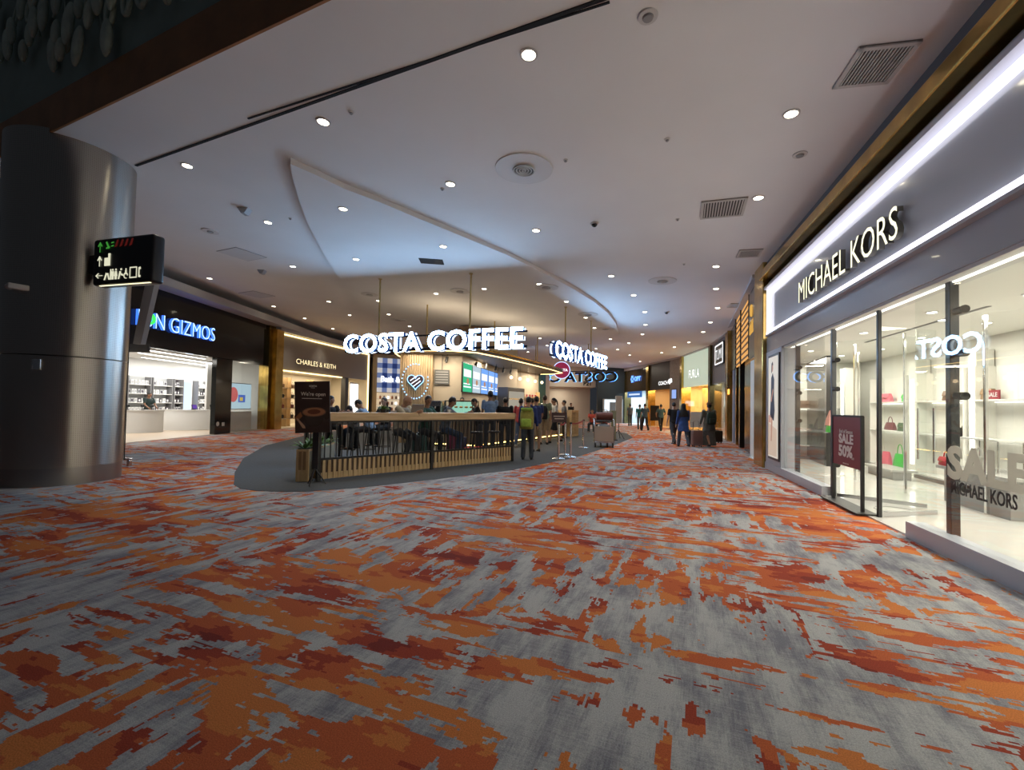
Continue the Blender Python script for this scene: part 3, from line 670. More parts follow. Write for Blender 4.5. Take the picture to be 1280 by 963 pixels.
# interior shell
UL, UR, VB = -2.2, 12.6, 3.3
mb = MB(); mb.box(UL, UR, 0.1, VB, 0.0, 0.02); mb.box(4.8, 7.45, -0.02, 0.1, 0.0, 0.02); MKS.st(mb, 'floor_shop', gloss_white)
mb = MB(); mb.box(UL, UR, 0.3, VB, 3.02, 3.12); MKS.st(mb, 'ceiling_shop', shop_white)
mb = MB(); mb.box(UL, UR, VB, VB + 0.1, 0, 3.1); MKS.st(mb, 'wall_shop_back', shop_white)
mb = MB(); mb.box(UL - 0.1, UL, 0.3, VB, 0, 3.1); MKS.st(mb, 'wall_shop_far', shop_white)
mb = MB(); mb.box(UR, UR + 0.1, 0.2, VB, 0, 3.1); MKS.st(mb, 'wall_shop_near', shop_white)
mb = MB(); mb.box(UL, 0.95, 0.25, 0.32, 0, 3.1); MKS.st(mb, 'wall_shop_side', shop_white)
for i, (u, v) in enumerate(((-1.1, 1.7), (0.6, 1.5), (3.2, 1.8), (6.2, 1.7), (9.0, 1.7), (11.3, 1.8))):
    lamp('shop_ceiling_lamp', 'AREA', 85 * SHOP_WATT, (1.0, 0.95, 0.82), None, MKS.w(u, v, 2.98), (0, 0, MKS.rz), size=1.6, sizey=1.2)
sdl = None
for k, (u, v) in enumerate([(1.2, .9), (2.6, .9), (4.0, .9), (5.2, 1.5), (5.9, 1.0), (6.9, 1.5), (7.9, 1.0), (8.5, 1.0), (9.1, 1.0), (3.2, 2.2), (1.4, 2.3), (4.8, 2.3), (6.3, 2.4), (7.6, 2.3), (0.0, 2.0), (-1.2, 1.8)]):
    if sdl is None:
        sdl = MKS.th('shop_downlight', 'small white downlight in the boutique ceiling', 'downlight', u, v, 3.02, 'boutique ceiling downlights')
        mb = MB(); mb.cyl((0, 0, -0.012), (0, 0, 0.0), 0.075, 0.08, 20); mb.build('rim', white_paint, sdl, 40)
        mb = MB(); mb.cyl((0, 0, -0.016), (0, 0, -0.01), 0.058, 0.058, 20); mb.build('lens', E('shop_dl', (1, 0.96, 0.86), 7.0), sdl, 40)
    else: dup(sdl, MKS.w(u, v, 3.02))
for u0, v0, ln, lb in ((2.6, 1.5, 3.6, 'long recessed track slot in the boutique ceiling over the entrance'), (6.6, 1.9, 3.4, 'recessed track slot in the boutique ceiling over the near window')):
    g = MKS.th('track_slot', lb, 'ceiling track', u0, v0, 3.02); mb = MB(); mb.box(0, ln, -0.03, 0.03, -0.008, 0); mb.build('channel', P('slot_grey', (0.12, 0.12, 0.12), 0.6), g)
g = MKS.th('air_vent', 'grey air vent in the boutique ceiling near the black spotlight post', 'air vent', 7.2, 2.6, 3.02)
mb = MB(); mb.box(-0.4, 0.4, -0.15, 0.15, -0.015, 0); mb.build('frame', P('vent_grey', (0.3, 0.32, 0.35), 0.5), g)
for k in range(6): mb = MB(); mb.box(-0.36, 0.36, -0.12 + k * .045, -0.10 + k * .045, -0.022, -0.012); mb.build('slat', dark_grey, g)
# shelving along the back wall
lit_back = P('lit_back_panel', (0.80, 0.79, 0.74), 0.6)
def shelf_unit(label, u0, u1, v, zs, seg=MKS):
    g = seg.th('display_shelf_unit', label, 'shelf unit', u0, v)
    W = u1 - u0
    mb = MB(); mb.box(0, W, -0.02, 0.0, 0.1, 2.42); mb.build('back_panel', lit_back, g)
    for z in zs: mb = MB(); mb.box(0.02, W - 0.02, -0.36, -0.02, z - 0.035, z, 0.006); mb.build('shelf', P('shelf_glass_white', (0.66, 0.66, 0.63), 0.2), g)
    for x in (0.0, W - .03): mb = MB(); mb.box(x, x + 0.03, -0.34, -0.02, 0.0, 2.42); mb.build('side_panel', shop_white, g)
    mb = MB(); mb.box(0.03, W - .03, -0.40, -0.02, 0.0, 0.10); mb.build('plinth', P('shelf_plinth', (0.12, 0.11, 0.10), 0.4), g)
    for z in zs[1:]: mb = MB(); mb.box(0.05, W - .05, -0.06, -0.03, z - 0.05, z - 0.036); mb.build('light_strip', E('shelf_led', (1, 0.96, 0.85), 2.2), g)
    return g
ZS = (0.13, 1.05, 1.78)
shelf_unit('white wall shelf unit holding pink and green handbags, seen through the shop doorway', -0.75, 0.95, VB - 0.01, ZS)
shelf_unit('white wall shelf unit with dark handbags, behind the black spotlight post', 1.45, 3.05, VB - 0.01, ZS)
shelf_unit('white wall shelf unit behind the large SALE window lettering', 3.35, 5.2, VB - 0.01, ZS)
shelf_unit('white wall shelf unit deep behind the near end of the boutique', 5.5, 8.2, VB - 0.01, ZS)
def cabinet_col(u, v, w_, d_, label):
    g = MKS.th('light_column', label, 'light column', u, v)
    mb = MB(); mb.box(0, w_, 0, d_, 0.0, 2.75); mb.build('casing', shop_white, g)
    mb = MB(); mb.box(w_ * .25, w_ * .75, -0.012, 0.0, 0.3, 2.3); mb.build('light_panel', E('column_led', (1.0, 0.98, 0.9), 2.6), g)
cabinet_col(1.05, 3.0, 0.3, 0.28, 'white column with a glowing strip between the pink and the dark handbag shelves')
cabinet_col(3.1, 3.0, 0.22, 0.28, 'white column with a glowing strip behind the small red sale card')
cabinet_col(-1.2, 2.4, 0.35, 0.3, 'white column with a glowing strip behind the burgundy sale stand')
# far end wall shelves
FAR = Seg(MKS.w(UL + 0.02, 0.35), MKS.w(UL + 0.02, 3.2)); FAR = Seg(MKS.w(UL + 0.05, 0.5), MKS.w(UL + 0.05, 3.0))
fg = shelf_unit('white shelf unit on the end wall of the boutique with brown handbags', 0.15, 2.2, 0.0, (0.45, 0.95, 1.6), FAR)
# handbags
def make_bag(label, mat, w_=0.30, h=0.22, d=0.12, handle=True, flap=True, grp=None):
    g = thing('handbag', label, 'handbag', (0, 0, 0), 0, grp)
    mb = MB(); rings = []
    for z, kx, ky in ((0.0, 1.0, 1.0), (0.02, 1.04, 1.06), (h * .5, 0.99, 0.9), (h * .92, 0.90, 0.55), (h, 0.86, 0.42)):
        a, b, c = w_ / 2 * kx, d / 2 * ky, 0.025
        rings.append([(x * a - (c if x > 0 else -c) * e, y * b - (c * .7 if y > 0 else -c * .7) * f, z) for x, y, e, f in ((1, 1, 0, 1), (1, 1, 1, 0), (-1, 1, 1, 0), (-1, 1, 0, 1), (-1, -1, 0, 1), (-1, -1, 1, 0), (1, -1, 1, 0), (1, -1, 0, 1))])
    mb.loft(rings); mb.build('body', mat, g, 50)
    if flap:
        mb = MB(); mb.loft([[(-w_ * .43, y, z), (w_ * .43, y, z), (w_ * .43, y - .012, z + .004), (-w_ * .43, y - .012, z + .004)] for y, z in ((d * .2, h + .002), (-d * .24, h + .003), (-d * .42, h * .75), (-d * .50, h * .48))]); fp2 = mb.build('flap', mat, g, 50)
        mb = MB(); mb.box(-0.02, 0.02, -d * .5 - .022, -d * .5 + 0.004, h * .45, h * .56, 0.004); mb.build('clasp', gold, fp2)
    if handle:
        mb = MB(); mb.tube([(w_ * .27 * cos(a), 0, h * .95 + h * .75 * sin(a)) for a in [pi * k / 14 for k in range(15)]], 0.010, 7); mb.build('handle', mat, g, 60)
    return g
BC = {'pink': P('leather_pink', (0.72, 0.13, 0.20), 0.4), 'green': P('leather_green', (0.05, 0.48, 0.06), 0.4), 'brown': P('leather_brown', (0.13, 0.065, 0.035), 0.45, vary=.3, scale=40), 'tan': P('leather_tan', (0.36, 0.23, 0.13), 0.45, vary=.3, scale=40),
      'black': P('leather_black', (0.015, 0.015, 0.016), 0.35), 'wine': P('leather_wine', (0.15, 0.02, 0.03), 0.4), 'rose': P('leather_rose', (0.62, 0.30, 0.26), 0.4), 'red': P('leather_red', (0.55, 0.03, 0.04), 0.4), 'olive': P('leather_olive', (0.05, 0.10, 0.04), 0.45)}
def u_at(px, py, v):
    d = ray(px, py); A = MKS.p + MKS.n * v - Vector((0, 0, EYE)); t = A.dot(MKS.n) / Vector((d.x, d.y, 0)).dot(MKS.n)
    p = Vector((d.x * t, d.y * t, 0)) - MKS.p
    return p.dot(MKS.d)
for px, zi, c, w_, h, hd, fp_, lb in (
    (1109, 2, 'pink', .34, .22, False, True, 'pink handbag on the top shelf seen through the boutique doorway'), (1135, 2, 'green', .28, .18, False, True, 'green handbag on the top shelf beside the pink one'),
    (1113, 1, 'wine', .30, .20, True, False, 'dark wine handbag with a raised handle on the middle shelf through the doorway'), (1131, 1, 'olive', .34, .20, False, True, 'dark olive handbag on the middle shelf beside the wine one'),
    (1108, 0, 'pink', .26, .34, False, False, 'tall pink bag on the lowest shelf through the doorway'), (1125, 0, 'green', .34, .34, True, False, 'bright green tote with handle on the lowest shelf through the doorway'),
    (1190, 2, 'brown', .36, .20, False, True, 'brown flap bag on the top shelf right of the spotlight post'), (1216, 2, 'brown', .32, .16, False, False, 'low brown clutch on the top shelf beside the brown flap bag'), (1237, 2, 'tan', .24, .20, False, True, 'tan handbag on the top shelf next to the red sale card'),
    (1201, 1, 'black', .32, .17, False, True, 'black flap bag lying in front on the middle shelf'), (1214, 1, 'black', .34, .22, False, True, 'black handbag standing behind the black flap bag on the middle shelf')):
    z = ZS[zi]; u = u_at(px, 540, VB - 0.2)
    b = make_bag(lb.replace('right of', 'past'), BC[c], w_, h, .13, hd, fp_); b.location = MKS.w(u, VB - (0.2 if px != 1201 else 0.26), z); b.rotation_euler.z = MKS.rz + 0.15
for x, z, c, lb in ((0.5, 1.6, 'tan', 'pale tan handbag on the end wall top shelf, first of two'), (1.1, 1.6, 'brown', 'brown handbag on the end wall top shelf, second of two'), (0.45, 0.95, 'tan', 'tan tote bag on the end wall middle shelf'), (0.5, 0.45, 'tan', 'tan handbag on the end wall low shelf'), (1.7, 1.6, 'rose', 'rose pink handbag on the end wall top shelf by the doorway')):
    b = make_bag(lb, BC[c], .34, .22, .14, c == 'tan'); b.location = FAR.w(x + .15, -0.2, z); b.rotation_euler.z = FAR.rz
# display pole with pink and green bag
g = MKS.th('bag_stand', 'slim chrome bag stand on a round white base in the boutique window', 'display stand', 1.75, 1.15)
mb = MB(); mb.cyl((0, 0, 0.02), (0, 0, 0.045), 0.26, 0.25, 32); mb.build('base', gloss_white, g, 40)
mb = MB(); mb.cyl((0, 0, 0.045), (0, 0, 1.0), 0.012, seg=10); mb.build('pole', chrome, g, 40)
mb = MB(); mb.cyl((0, 0, 1.0), (0, 0, 1.012), 0.16, seg=24); mb.build('tray', chrome, g, 40)
b = make_bag('green tote with a pink scarf on the slim chrome bag stand', BC['green'], .28, .26, .14, False, False); b.location = MKS.w(1.75, 1.15, 1.012); b.rotation_euler.z = MKS.rz
mb = MB(); mb.loft([[(x * k, y * k * .8, z) for x, y in ((.10, .08), (-.10, .08), (-.10, -.08), (.10, -.08))] for z, k in ((.16, 1.35), (.30, 1.1), (.42, .7), (.52, .35))]); mb.build('scarf', BC['rose'], b, 50)
# display tables
def table(label, u, v, w_, d, h):
    g = MKS.th('display_table', label, 'display table', u, v); mb = MB(); mb.box(-w_ / 2, w_ / 2, -d / 2, d / 2, h - .05, h, .006); mb.build('top', P('table_grey', (0.42, 0.41, 0.39), 0.25), g)
    mb = MB(); mb.box(-w_ / 2 + .08, w_ / 2 - .08, -d / 2 + .08, d / 2 - .08, 0.02, h - .05); mb.build('plinth', P('table_plinth', (0.30, 0.29, 0.28), 0.4), g)
table('low grey display table behind the SALE window lettering', 5.3, 2.1, 1.6, .7, 0.62)
table('low grey display plinth inside the boutique doorway', 1.6, 2.35, 1.3, .5, .25)
g = MKS.th('display_rack', 'chrome open rack frame standing on the low grey table', 'rack', 4.7, 2.1, 0.62)
for x in (0, .9):
    for y in (-.15, .15): mb = MB(); mb.cyl((x, y, 0), (x, y, .5), 0.012, seg=8); mb.build('post', chrome, g, 40)
mb = MB(); mb.box(-.03, .93, -.17, .17, .48, .50); mb.build('shelf', P('shelf_glass_white', (0.66, 0.66, 0.63), 0.2), g)
b = make_bag('white handbag with a thin arched handle standing in the chrome rack', P('leather_white', (.7, .68, .63), .4), .26, .2, .12); b.location = MKS.w(4.95, 2.1, .62); b.rotation_euler.z = MKS.rz
b = make_bag('small red handbag at the end of the low grey display table', BC['red'], .24, .14, .12, True); b.location = MKS.w(4.62, 1.84, .62); b.rotation_euler.z = MKS.rz
g = MKS.th('sale_card', 'small red SALE card on the top shelf next to the tan handbag', 'sale card', 3.75, VB - .3, 1.78)
mb = MB(); mb.box(-.16, .16, -.01, .01, 0, .17); mb.build('card', P('card_wine', (.28, .02, .035), .5), g)
text('SALE', .11, white_paint, g, 0, -.012, .05, .002, .003)
# posts with spotlights
def post(label, u, v, w_, mat, spots=(), z1=2.98, sx=1):
    g = MKS.th('window_post', label, 'post', u, v); mb = MB(); mb.box(-w_ / 2, w_ / 2, -w_ / 2, w_ / 2, 0.02, z1, .006); mb.build('post', mat, g)
    for z in spots:
        mb = MB(); mb.box(sx * (w_ / 2), sx * (w_ / 2 + .03), -.012, .012, z - .012, z + .012); br = mb.build('bracket', matt_black, g)
        mb = MB(); mb.cyl((sx * (w_ / 2 + .02), 0, z), (sx * (w_ / 2 + .22), -.03, z - .01), .038, .042, 14); mb.build('spotlight', matt_black, br, 40)
    return g
SPZ = (2.75, 2.32, 1.88, 0.83)
post('black window post with four black spotlights, nearest the SALE lettering', 7.95, .14, .085, black, (2.62, 2.16, 1.7, .73))
post('dark window post with three black spotlights beside the poster light box', 2.75, .16, .085, black, (2.45, 1.9, 1.3))
post('dark grey window post at the doorway end of the far window', 4.86, .10, .07, dark_grey, (2.4, 1.9, 1.4, .6), sx=1)
post('slim black door post in the boutique doorway', 6.45, .10, .05, black)
post('chrome post behind the SALE window lettering', 8.85, .30, .08, chrome)
post('slim chrome pole inside the doorway, in front of the pink handbags', 5.2, 1.6, .045, chrome); post('slim chrome pole inside the doorway, in front of the green handbags', 5.7, 1.75, .045, chrome)
post('slim chrome pole inside the far window by the bag stand', 2.6, 1.3, .04, chrome); post('slim chrome pole behind the burgundy sale stand', 4.1, 1.5, .04, chrome); post('slim chrome pole deep in the far window', 1.0, 2.0, .04, chrome)
# open glass door leaves
for u, v, ln, a, lb in ((4.95, .12, 1.15, 62, 'open glass door leaf behind the burgundy sale stand'), (6.45, .12, 1.0, 118, 'open glass door leaf hung on the slim black post')):
    g = MKS.th('glass_door', lb, 'glass door', u, v, .03, rz=radians(a)); mb = MB(); mb.box(0, ln, -.006, .006, .03, 2.7); mb.build('pane', clear_glass, g)
    mb = MB(); mb.box(0, ln, -.015, .015, 0, .06); mb.build('bottom_rail', steel, g)
    mb = MB(); mb.cyl((ln - .1, -.04, .75), (ln - .1, -.04, 1.55), .014, seg=8); mb.build('handle', steel, g, 40)
# floor puddle decal ring of the entrance mat: a round floor socket plate
p = fl(1120, 640); g = thing('floor_plate', 'round engraved plate in the glossy white shop entrance floor', 'floor plate', (p.x, p.y, .02))
mb = MB(); mb.tube([(.26 * cos(a), .26 * sin(a), 0.003) for a in [2 * pi * k / 36 for k in range(36)]], .006, 6, closed=True); mb.build('ring', P('plate_grey', (.3, .29, .27), .4), g, 60)
mb = MB(); mb.cyl((0, 0, 0.0), (0, 0, .004), .12, seg=30); mb.build('disc', gloss_white, g, 40)
# burgundy sale stand
g = MKS.th('sale_stand', 'burgundy SALE 50% sign on a black metal stand at the boutique door', 'sign stand', 5.72, -.02, .02)
wine = P('burgundy_board', (.20, .016, .030), .4)
mb = MB(); mb.box(-.68, .68, -.14, .14, 0, .02); mb.build('base_plate', matt_black, g)
for x in (-.52, .52): mb = MB(); mb.box(x - .02, x + .02, -.02, .02, .02, 1.42); mb.build('upright', matt_black, g)
mb = MB(); mb.box(-.52, .52, -.02, .02, 1.40, 1.43); mb.build('top_rail', matt_black, g)
mb = MB(); mb.box(-.50, .50, -.012, .012, .62, 1.40); mb.build('board', wine, g)
tw = P('print_white', (.75, .70, .66), .5)
text('End of Season', .085, tw, g, 0, -.016, 1.14, .003, .0, name='season_lettering'); text('SALE', .20, tw, g, 0, -.016, .985, .003, .008, name='sale_lettering', width=.52)
text('50%', .24, tw, g, -.02, -.016, .775, .003, .010, name='percent_lettering', width=.5); text('OFF', .05, tw, g, .25, -.016, .745, .003, name='off_lettering'); text('MICHAEL KORS', .03, tw, g, 0, -.016, .65, .003, name='foot_lettering')
# decals on the near window
g = MKS.th('window_lettering', 'large frosted SALE with black MICHAEL KORS letters on the near window glass', 'window lettering', 0, 0)
letters('SALE', .45, 1.06, [frosted('frosted_grey', (.62, .60, .56))] * 2, g, 8.12, -.0, .84, .004, .02)
letters('MICHAEL KORS', .185, .88, [P('decal_black', (.01, .01, .01), .4)] * 2, g, 8.17, -.0, .675, .004, .003)

# ================================================================ CURVED ROW OF SHOPS BEYOND
FP = [(10.6, 21.8), (11.75, 26.5), (12.15, 32.0), (11.6, 38.0), (10.9, 43.2)]
def pillar(seg, u0, u1, mat, n, v0=-.15, v1=.5, h=5.4):
    mb = MB(); mb.box(u0, u1, v0, v1, 0, h); seg.st(mb, 'trim_%d' % n, mat)
bulk = P('bulkhead_grey', (.50, .50, .52), .6)
def shell(seg, h, top_mat, z_top, side_mat, lit, depth=2.5, warm=(1, .78, .45), watt=60, floor_m=None):
    """opaque head panel + room behind the window"""
    mb = MB(); mb.box(0, seg.L, 0, .25, h, z_top); seg.st(mb, 'wall_fascia', top_mat)
    mb = MB(); mb.box(0, seg.L, -.2, .3, z_top, 5.6); seg.st(mb, 'wall_bulkhead', bulk)
    mb = MB(); mb.box(0, seg.L, depth, depth + .1, 0, h + .2); seg.st(mb, 'wall_back', side_mat)
    for u in (0.0, seg.L - .08): mb = MB(); mb.box(u, u + .08, .05, depth, 0, h + .2); seg.st(mb, 'wall_side', side_mat)
    mb = MB(); mb.box(0, seg.L, .25, depth, h + .1, h + .2); seg.st(mb, 'ceiling_shop', side_mat)
    mb = MB(); mb.box(0, seg.L, .0, depth, 0.004, .02); seg.st(mb, 'floor_shop', floor_m or side_mat)
    if lit: lamp('shop_lamp', 'AREA', watt * SHOP_WATT, warm, None, seg.w(seg.L / 2, depth * .5, h + .08), (0, 0, seg.rz), size=seg.L * .7, sizey=depth * .6)
# black shop with slatted lit panel, next to the boutique
BK = Seg(FP[0], (7.05, 12.75))
blackwall = P('black_lacquer', (.018, .017, .016), .2)
mb = MB(); mb.box(0.5, BK.L - .1, 0, .3, 3.3, 5.3); BK.st(mb, 'wall_fascia', blackwall)
mb = MB(); mb.box(0, BK.L, -.2, .3, 5.3, 5.6); BK.st(mb, 'wall_bulkhead', bulk)
mb = MB(); mb.box(0.3, BK.L, 1.6, 1.7, 0, 3.5); BK.st(mb, 'wall_back', blackwall)
mb = MB(); mb.box(5.2, BK.L - .1, .1, .3, 0, 3.3); BK.st(mb, 'wall_side', blackwall)
ua, ub = BK.u_px(922, 440)[0], BK.u_px(939.5, 440)[0]; UW = ub - ua
g = BK.th('slatted_light_panel', 'amber lit slatted panel on the black shop between two gold pillars', 'light panel', ua, -.05)
mb = MB(); mb.box(0, UW, 0, .04, 3.25, 5.2); mb.build('glow_panel', E('amber_glow', (1.0, .50, .16), .62), g)
for k in range(9): mb = MB(); mb.box(0, UW, -.03, -.005, 3.30 + k * .21, 3.35 + k * .21); mb.build('slat', P('slat_brown', (.10, .05, .025), .4), g)
for x in (0, UW * .42, UW - .05): mb = MB(); mb.box(x, x + .05, -.05, .0, 3.2, 5.25); mb.build('upright', blackwall, g)
ub = BK.u_px(940.5, 430)[0]; uc = BK.u_px(948, 430)[0]; UW = uc - ub
g = BK.th('gold_shop_sign', 'gold lettered sign on the black shop fascia beside the tall gold pillar', 'sign', ub, -.04)
mb = MB(); mb.box(0, UW, -.06, 0, 3.1, 5.2, .02); mb.build('board', blackwall, g)
gl2 = E('gold_letters', (1.0, .55, .12), .55)
mb = MB(); mb.tube([(UW * .5 + .13 * cos(a), -.07, 4.55 + .16 * sin(a)) for a in [2 * pi * k / 14 for k in range(14)]], .035, 6, closed=True); mb.build('emblem', gl2, g, 60)
mb = MB()
for k in range(6):
    x = UW * (.16 + .115 * k); hh = (.30, .42, .30, .42, .34, .42)[k]
    mb.box(x - .03, x + .03, -.07, -.062, 3.85, 3.85 + hh); mb.box(x - .03, x + .09, -.07, -.062, 3.85, 3.90)
mb.build('lettering', gl2, g)
for u, w_, m in ((1.2, .35, P('pale_panel', (.42, .44, .52), .4)), (2.6, .3, gold), (3.9, .45, blackwall)):
    mb = MB(); mb.box(u, u + w_, .02, .2, 0, 3.3); BK.st(mb, 'trim_9', m)
g = BK.th('amber_light', 'small glowing amber lights hung in the black shop doorway', 'light', .62, -.1, 2.35)
mb = MB(); mb.box(-.18, .18, -.03, .03, -.12, .12, .01); mb.build('lantern', E('amber_lamp', (1, .45, .08), 2.0), g); mb = MB(); mb.cyl((0, 0, .12), (0, 0, .94), .008, seg=6); mb.build('cord', black, g)
pillar(BK, 0, .5, gold, 10); 
# TUMI
TU = Seg(FP[1], FP[0])
shell(TU, 2.95, P('tumi_grey', (.23, .235, .25), .35), 5.25, P('pale_room', (.62, .61, .56), .5), True, 1.0, (1, .96, .86), 75)
g = TU.th('tumi_sign', 'white boxed TUMI sign on the grey shop fascia', 'sign', TU.L * .56, -.06, 4.0)
mb = MB(); mb.box(-1.05, 1.05, -.03, .04, -.12, 1.05, .02); mb.build('board', P('tumi_black', (.03, .03, .035), .3), g)
mb = MB()
for q in ((-.98, .98, .93, 1.0), (-.98, .98, -.06, .0), (-.98, -.92, 0, .93), (.92, .98, 0, .93)): mb.box(q[0], q[1], -.045, -.03, q[2], q[3])
mb.build('border', E('tumi_white', (1, 1, 1), 1.1), g)
letters('TUMI', .80, 1.56, [E('tumi_white', (1, 1, 1), 1.1), black], g, -.78, -.036, .18, .012, -.006)
mb = MB(); mb.box(.35, TU.L - .3, -.02, .03, .12, 2.95); TU.st(mb, 'window_6', clear_glass)
g = TU.th('shop_banner', 'tall pale framed panel standing in the TUMI shop window', 'display panel', TU.L * .72, .3, .02); mb = MB(); mb.box(-.7, .7, -.02, .02, .1, 2.6); mb.build('frame', dark_grey, g); mb = MB(); mb.box(-.64, .64, -.03, -.02, .16, 2.54); mb.build('panel', shop_white, g)
pillar(TU, 0, .55, P('bronze_green', (.16, .13, .06), .25, .9), 11); pillar(TU, TU.L - .32, TU.L + .2, gold, 12)
# FURLA
FU = Seg(FP[2], FP[1])
shell(FU, 3.0, P('mint_panel', (.55, .66, .54), .35, emit=(.50, .62, .50), es=.5), 5.2, P('golden_room', (.66, .50, .26), .5), True, 1.8, (1, .76, .40), 330)  # mint fascia is no lamp; emission in its colour makes it look brighter
g = FU.th('furla_sign', 'white FURLA letters on the pale mint shop panel', 'sign', FU.L * .42, -.02, 3.55)
letters('FURLA', .80, 2.1, [E('furla_white', (1, 1, .95), 1.5), P('letter_edge', (.12, .14, .12), .5)], g, -.7, -.03, 0, .02, -.006)
mb = MB(); mb.box(.4, FU.L - .2, -.02, .02, .05, 3.0); FU.st(mb, 'window_7', clear_glass)
for u, w_, lb in ((1.2, .7, 'golden display panel in the FURLA window, farther one'), (3.3, 1.2, 'golden framed display niche in the FURLA window, nearer one')):
    g = FU.th('window_display', lb, 'display panel', u, 1.0, .02); mb = MB(); mb.box(0, w_, 0, .1, 0, 2.9); mb.build('panel', P('gold_panel', (.50, .31, .09), .35), g)
    mb = MB(); mb.box(.1, w_ - .1, -.012, 0, .3, 2.5); mb.build('inset', P('gold_inset', (.66, .47, .20), .5), g)
pillar(FU, -.1, .35, gold, 13)
# grey stone pier + COACH
CO = Seg(FP[3], FP[2])
shell(CO, 3.0, P('charcoal_panel', (.035, .035, .035), .4), 5.15, P('coach_room', (.52, .36, .20), .5), True, 2.2, (1, .74, .42), 150)
g = CO.th('coach_sign', 'small white COACH letters with an emblem on the charcoal fascia', 'sign', CO.L * .46, -.02, 3.35)
letters('COACH', .42, 1.7, [E('coach_white', (1, 1, 1), 1.6), P('letter_edge', (.12, .14, .12), .5)], g, -.7, -.02, 0, .015, .0)
mb = MB(); mb.sph((1.35, -.05, .2), (.18, .03, .2)); mb.box(1.15, 1.75, -.06, -.03, .12, .2); mb.cyl((1.6, -.05, .3), (1.6, -.03, .3), .12, seg=12); mb.build('emblem', E('coach_white', (1, 1, 1), 1.8), g)
mb = MB(); mb.box(CO.L - 1.9, CO.L - .2, -.05, .4, 0, 5.15); CO.st(mb, 'wall_stone_pier', P('grey_stone', (.30, .28, .255), .5, vary=.15))
g = CO.th('blue_screen', 'small blue lit poster on the grey stone pier', 'screen', CO.L - 1.1, -.08, 2.2); mb = MB(); mb.box(-.4, .4, 0, .03, 0, .75); mb.build('frame', black, g); mb = MB(); mb.box(-.35, .35, -.01, 0, .05, .7); mb.build('display', E('blue_disp', (.35, .5, .95), .7), g)
sh = CO.th('display_shelf', 'warm lit wall shelves with small bags inside the COACH shop', 'shelf', 2.2, 2.15); 
for z in (.9, 1.5, 2.1): mb = MB(); mb.box(0, 1.9, -.3, 0, z - .04, z); mb.build('shelf_board', oak, sh)
mb = MB(); mb.box(-.03, 0, -.3, 0, 0, 2.5); mb.build('upright', oak, sh)
b0 = None
for z in (.9, 1.5, 2.1):
    for x in (.3, .75, 1.2, 1.6):
        if b0 is None: b0 = make_bag('small brown handbag on the COACH wall shelves', BC['brown'], .28, .2, .12, True, True, 'bags on the COACH shelves'); b0.location = CO.w(2.2 + x, 2.0, z); b0.rotation_euler.z = CO.rz
        else: dup(b0, CO.w(2.2 + x, 2.0, z))
pillar(CO, -.2, .2, gold, 14)
# last shop with a blue flower logo
LA = Seg(FP[4], FP[3])
shell(LA, 3.0, P('brown_gloss', (.07, .05, .03), .15), 5.0, P('bright_room', (.55, .62, .66), .5), True, 2.5, (.85, .95, 1.0), 260)
g = LA.th('flower_logo_sign', 'blue glowing flower emblem and letters on the brown far shop fascia', 'sign', 1.9, -.05, 3.9)
bl = E('blue_letters', (.12, .30, 1.0), 1.8)
mb = MB()
for k in range(6):
    a = pi * k / 3; mb.sph((.24 * cos(a), -.03, .25 + .24 * sin(a)), (.12, .03, .12), 10, 8)
mb.build('emblem', bl, g)
letters('OPT', .55, 1.3, [bl] * 2, g, .5, -.03, .05, .04, .02)
g = LA.th('back_shelf', 'bright product shelves inside the far shop with the blue emblem', 'shelf', .6, 2.4)
mb = MB(); mb.box(0, 3.6, 0, .03, .2, 2.7); mb.build('back_panel', E('fridge_glow', (.85, .97, 1.0), .9), g)
for z in (.6, 1.1, 1.6, 2.1, 2.55): mb = MB(); mb.box(0, 3.6, -.3, 0, z - .06, z); mb.build('shelf_board', P('shelf_teal', (.10, .16, .17), .4), g)
for x in (0, 1.2, 2.4, 3.57): mb = MB(); mb.box(x, x + .06, -.3, 0, .2, 2.7); mb.build('upright', P('shelf_teal', (.10, .16, .17), .4), g)
g = LA.th('blue_banner', 'blue lit banner over the far shop entrance', 'banner', 2.4, -.08, 2.45); mb = MB(); mb.box(-1.6, 1.6, 0, .04, 0, .55); mb.build('panel', E('blue_banner', (.06, .18, .5), .6), g); mb = MB(); mb.box(-1.2, 1.2, -.01, 0, .2, .35); mb.build('lettering', E('banner_white', (.6, .7, .9), .9), g)
pillar(LA, LA.L - .25, LA.L + .1, gold, 15); pillar(LA, -.2, .3, P('bronze_green', (.16, .13, .06), .25, .9), 16)

# ================================================================ LEFT-HAND SHOPS
GZ = Seg((-12.8, 12.5), (-12.8, 23.4))
mb = MB(); mb.box(0, GZ.L, 0, .3, 3.32, 5.45); GZ.st(mb, 'wall_gizmo_fascia', gloss_black)
g = GZ.th('gizmo_sign', 'blue-edged white ION GIZMOS letters on the black gloss fascia', 'sign', 0, 0)
lb_ = E('sign_blue_white', (.42, .62, 1.0), 1.5); lbs = E('sign_blue', (.05, .18, 1.0), 1.3)
letters('ION GIZMOS', .82, 4.0, [lb_, lbs], g, 2.52, -.08, 3.98, .10, -.012)
mb = MB(); mb.tube([(3.05 + .15 * cos(a), -.16, 4.28 + .15 * sin(a)) for a in [2 * pi * k / 20 for k in range(20)]], .05, 8, closed=True); mb.sph((3.05, -.16, 4.28), (.06, .03, .06)); mb.build('green_emblem', E('emblem_green', (.05, .8, .1), 1.2), g, 60)
mb = MB(); mb.box(-1, GZ.L + 14, -.7, .3, 5.45, 5.75, M=None); GZ.st(mb, 'trim_20', P('soffit_grey', (.52, .52, .54), .6))
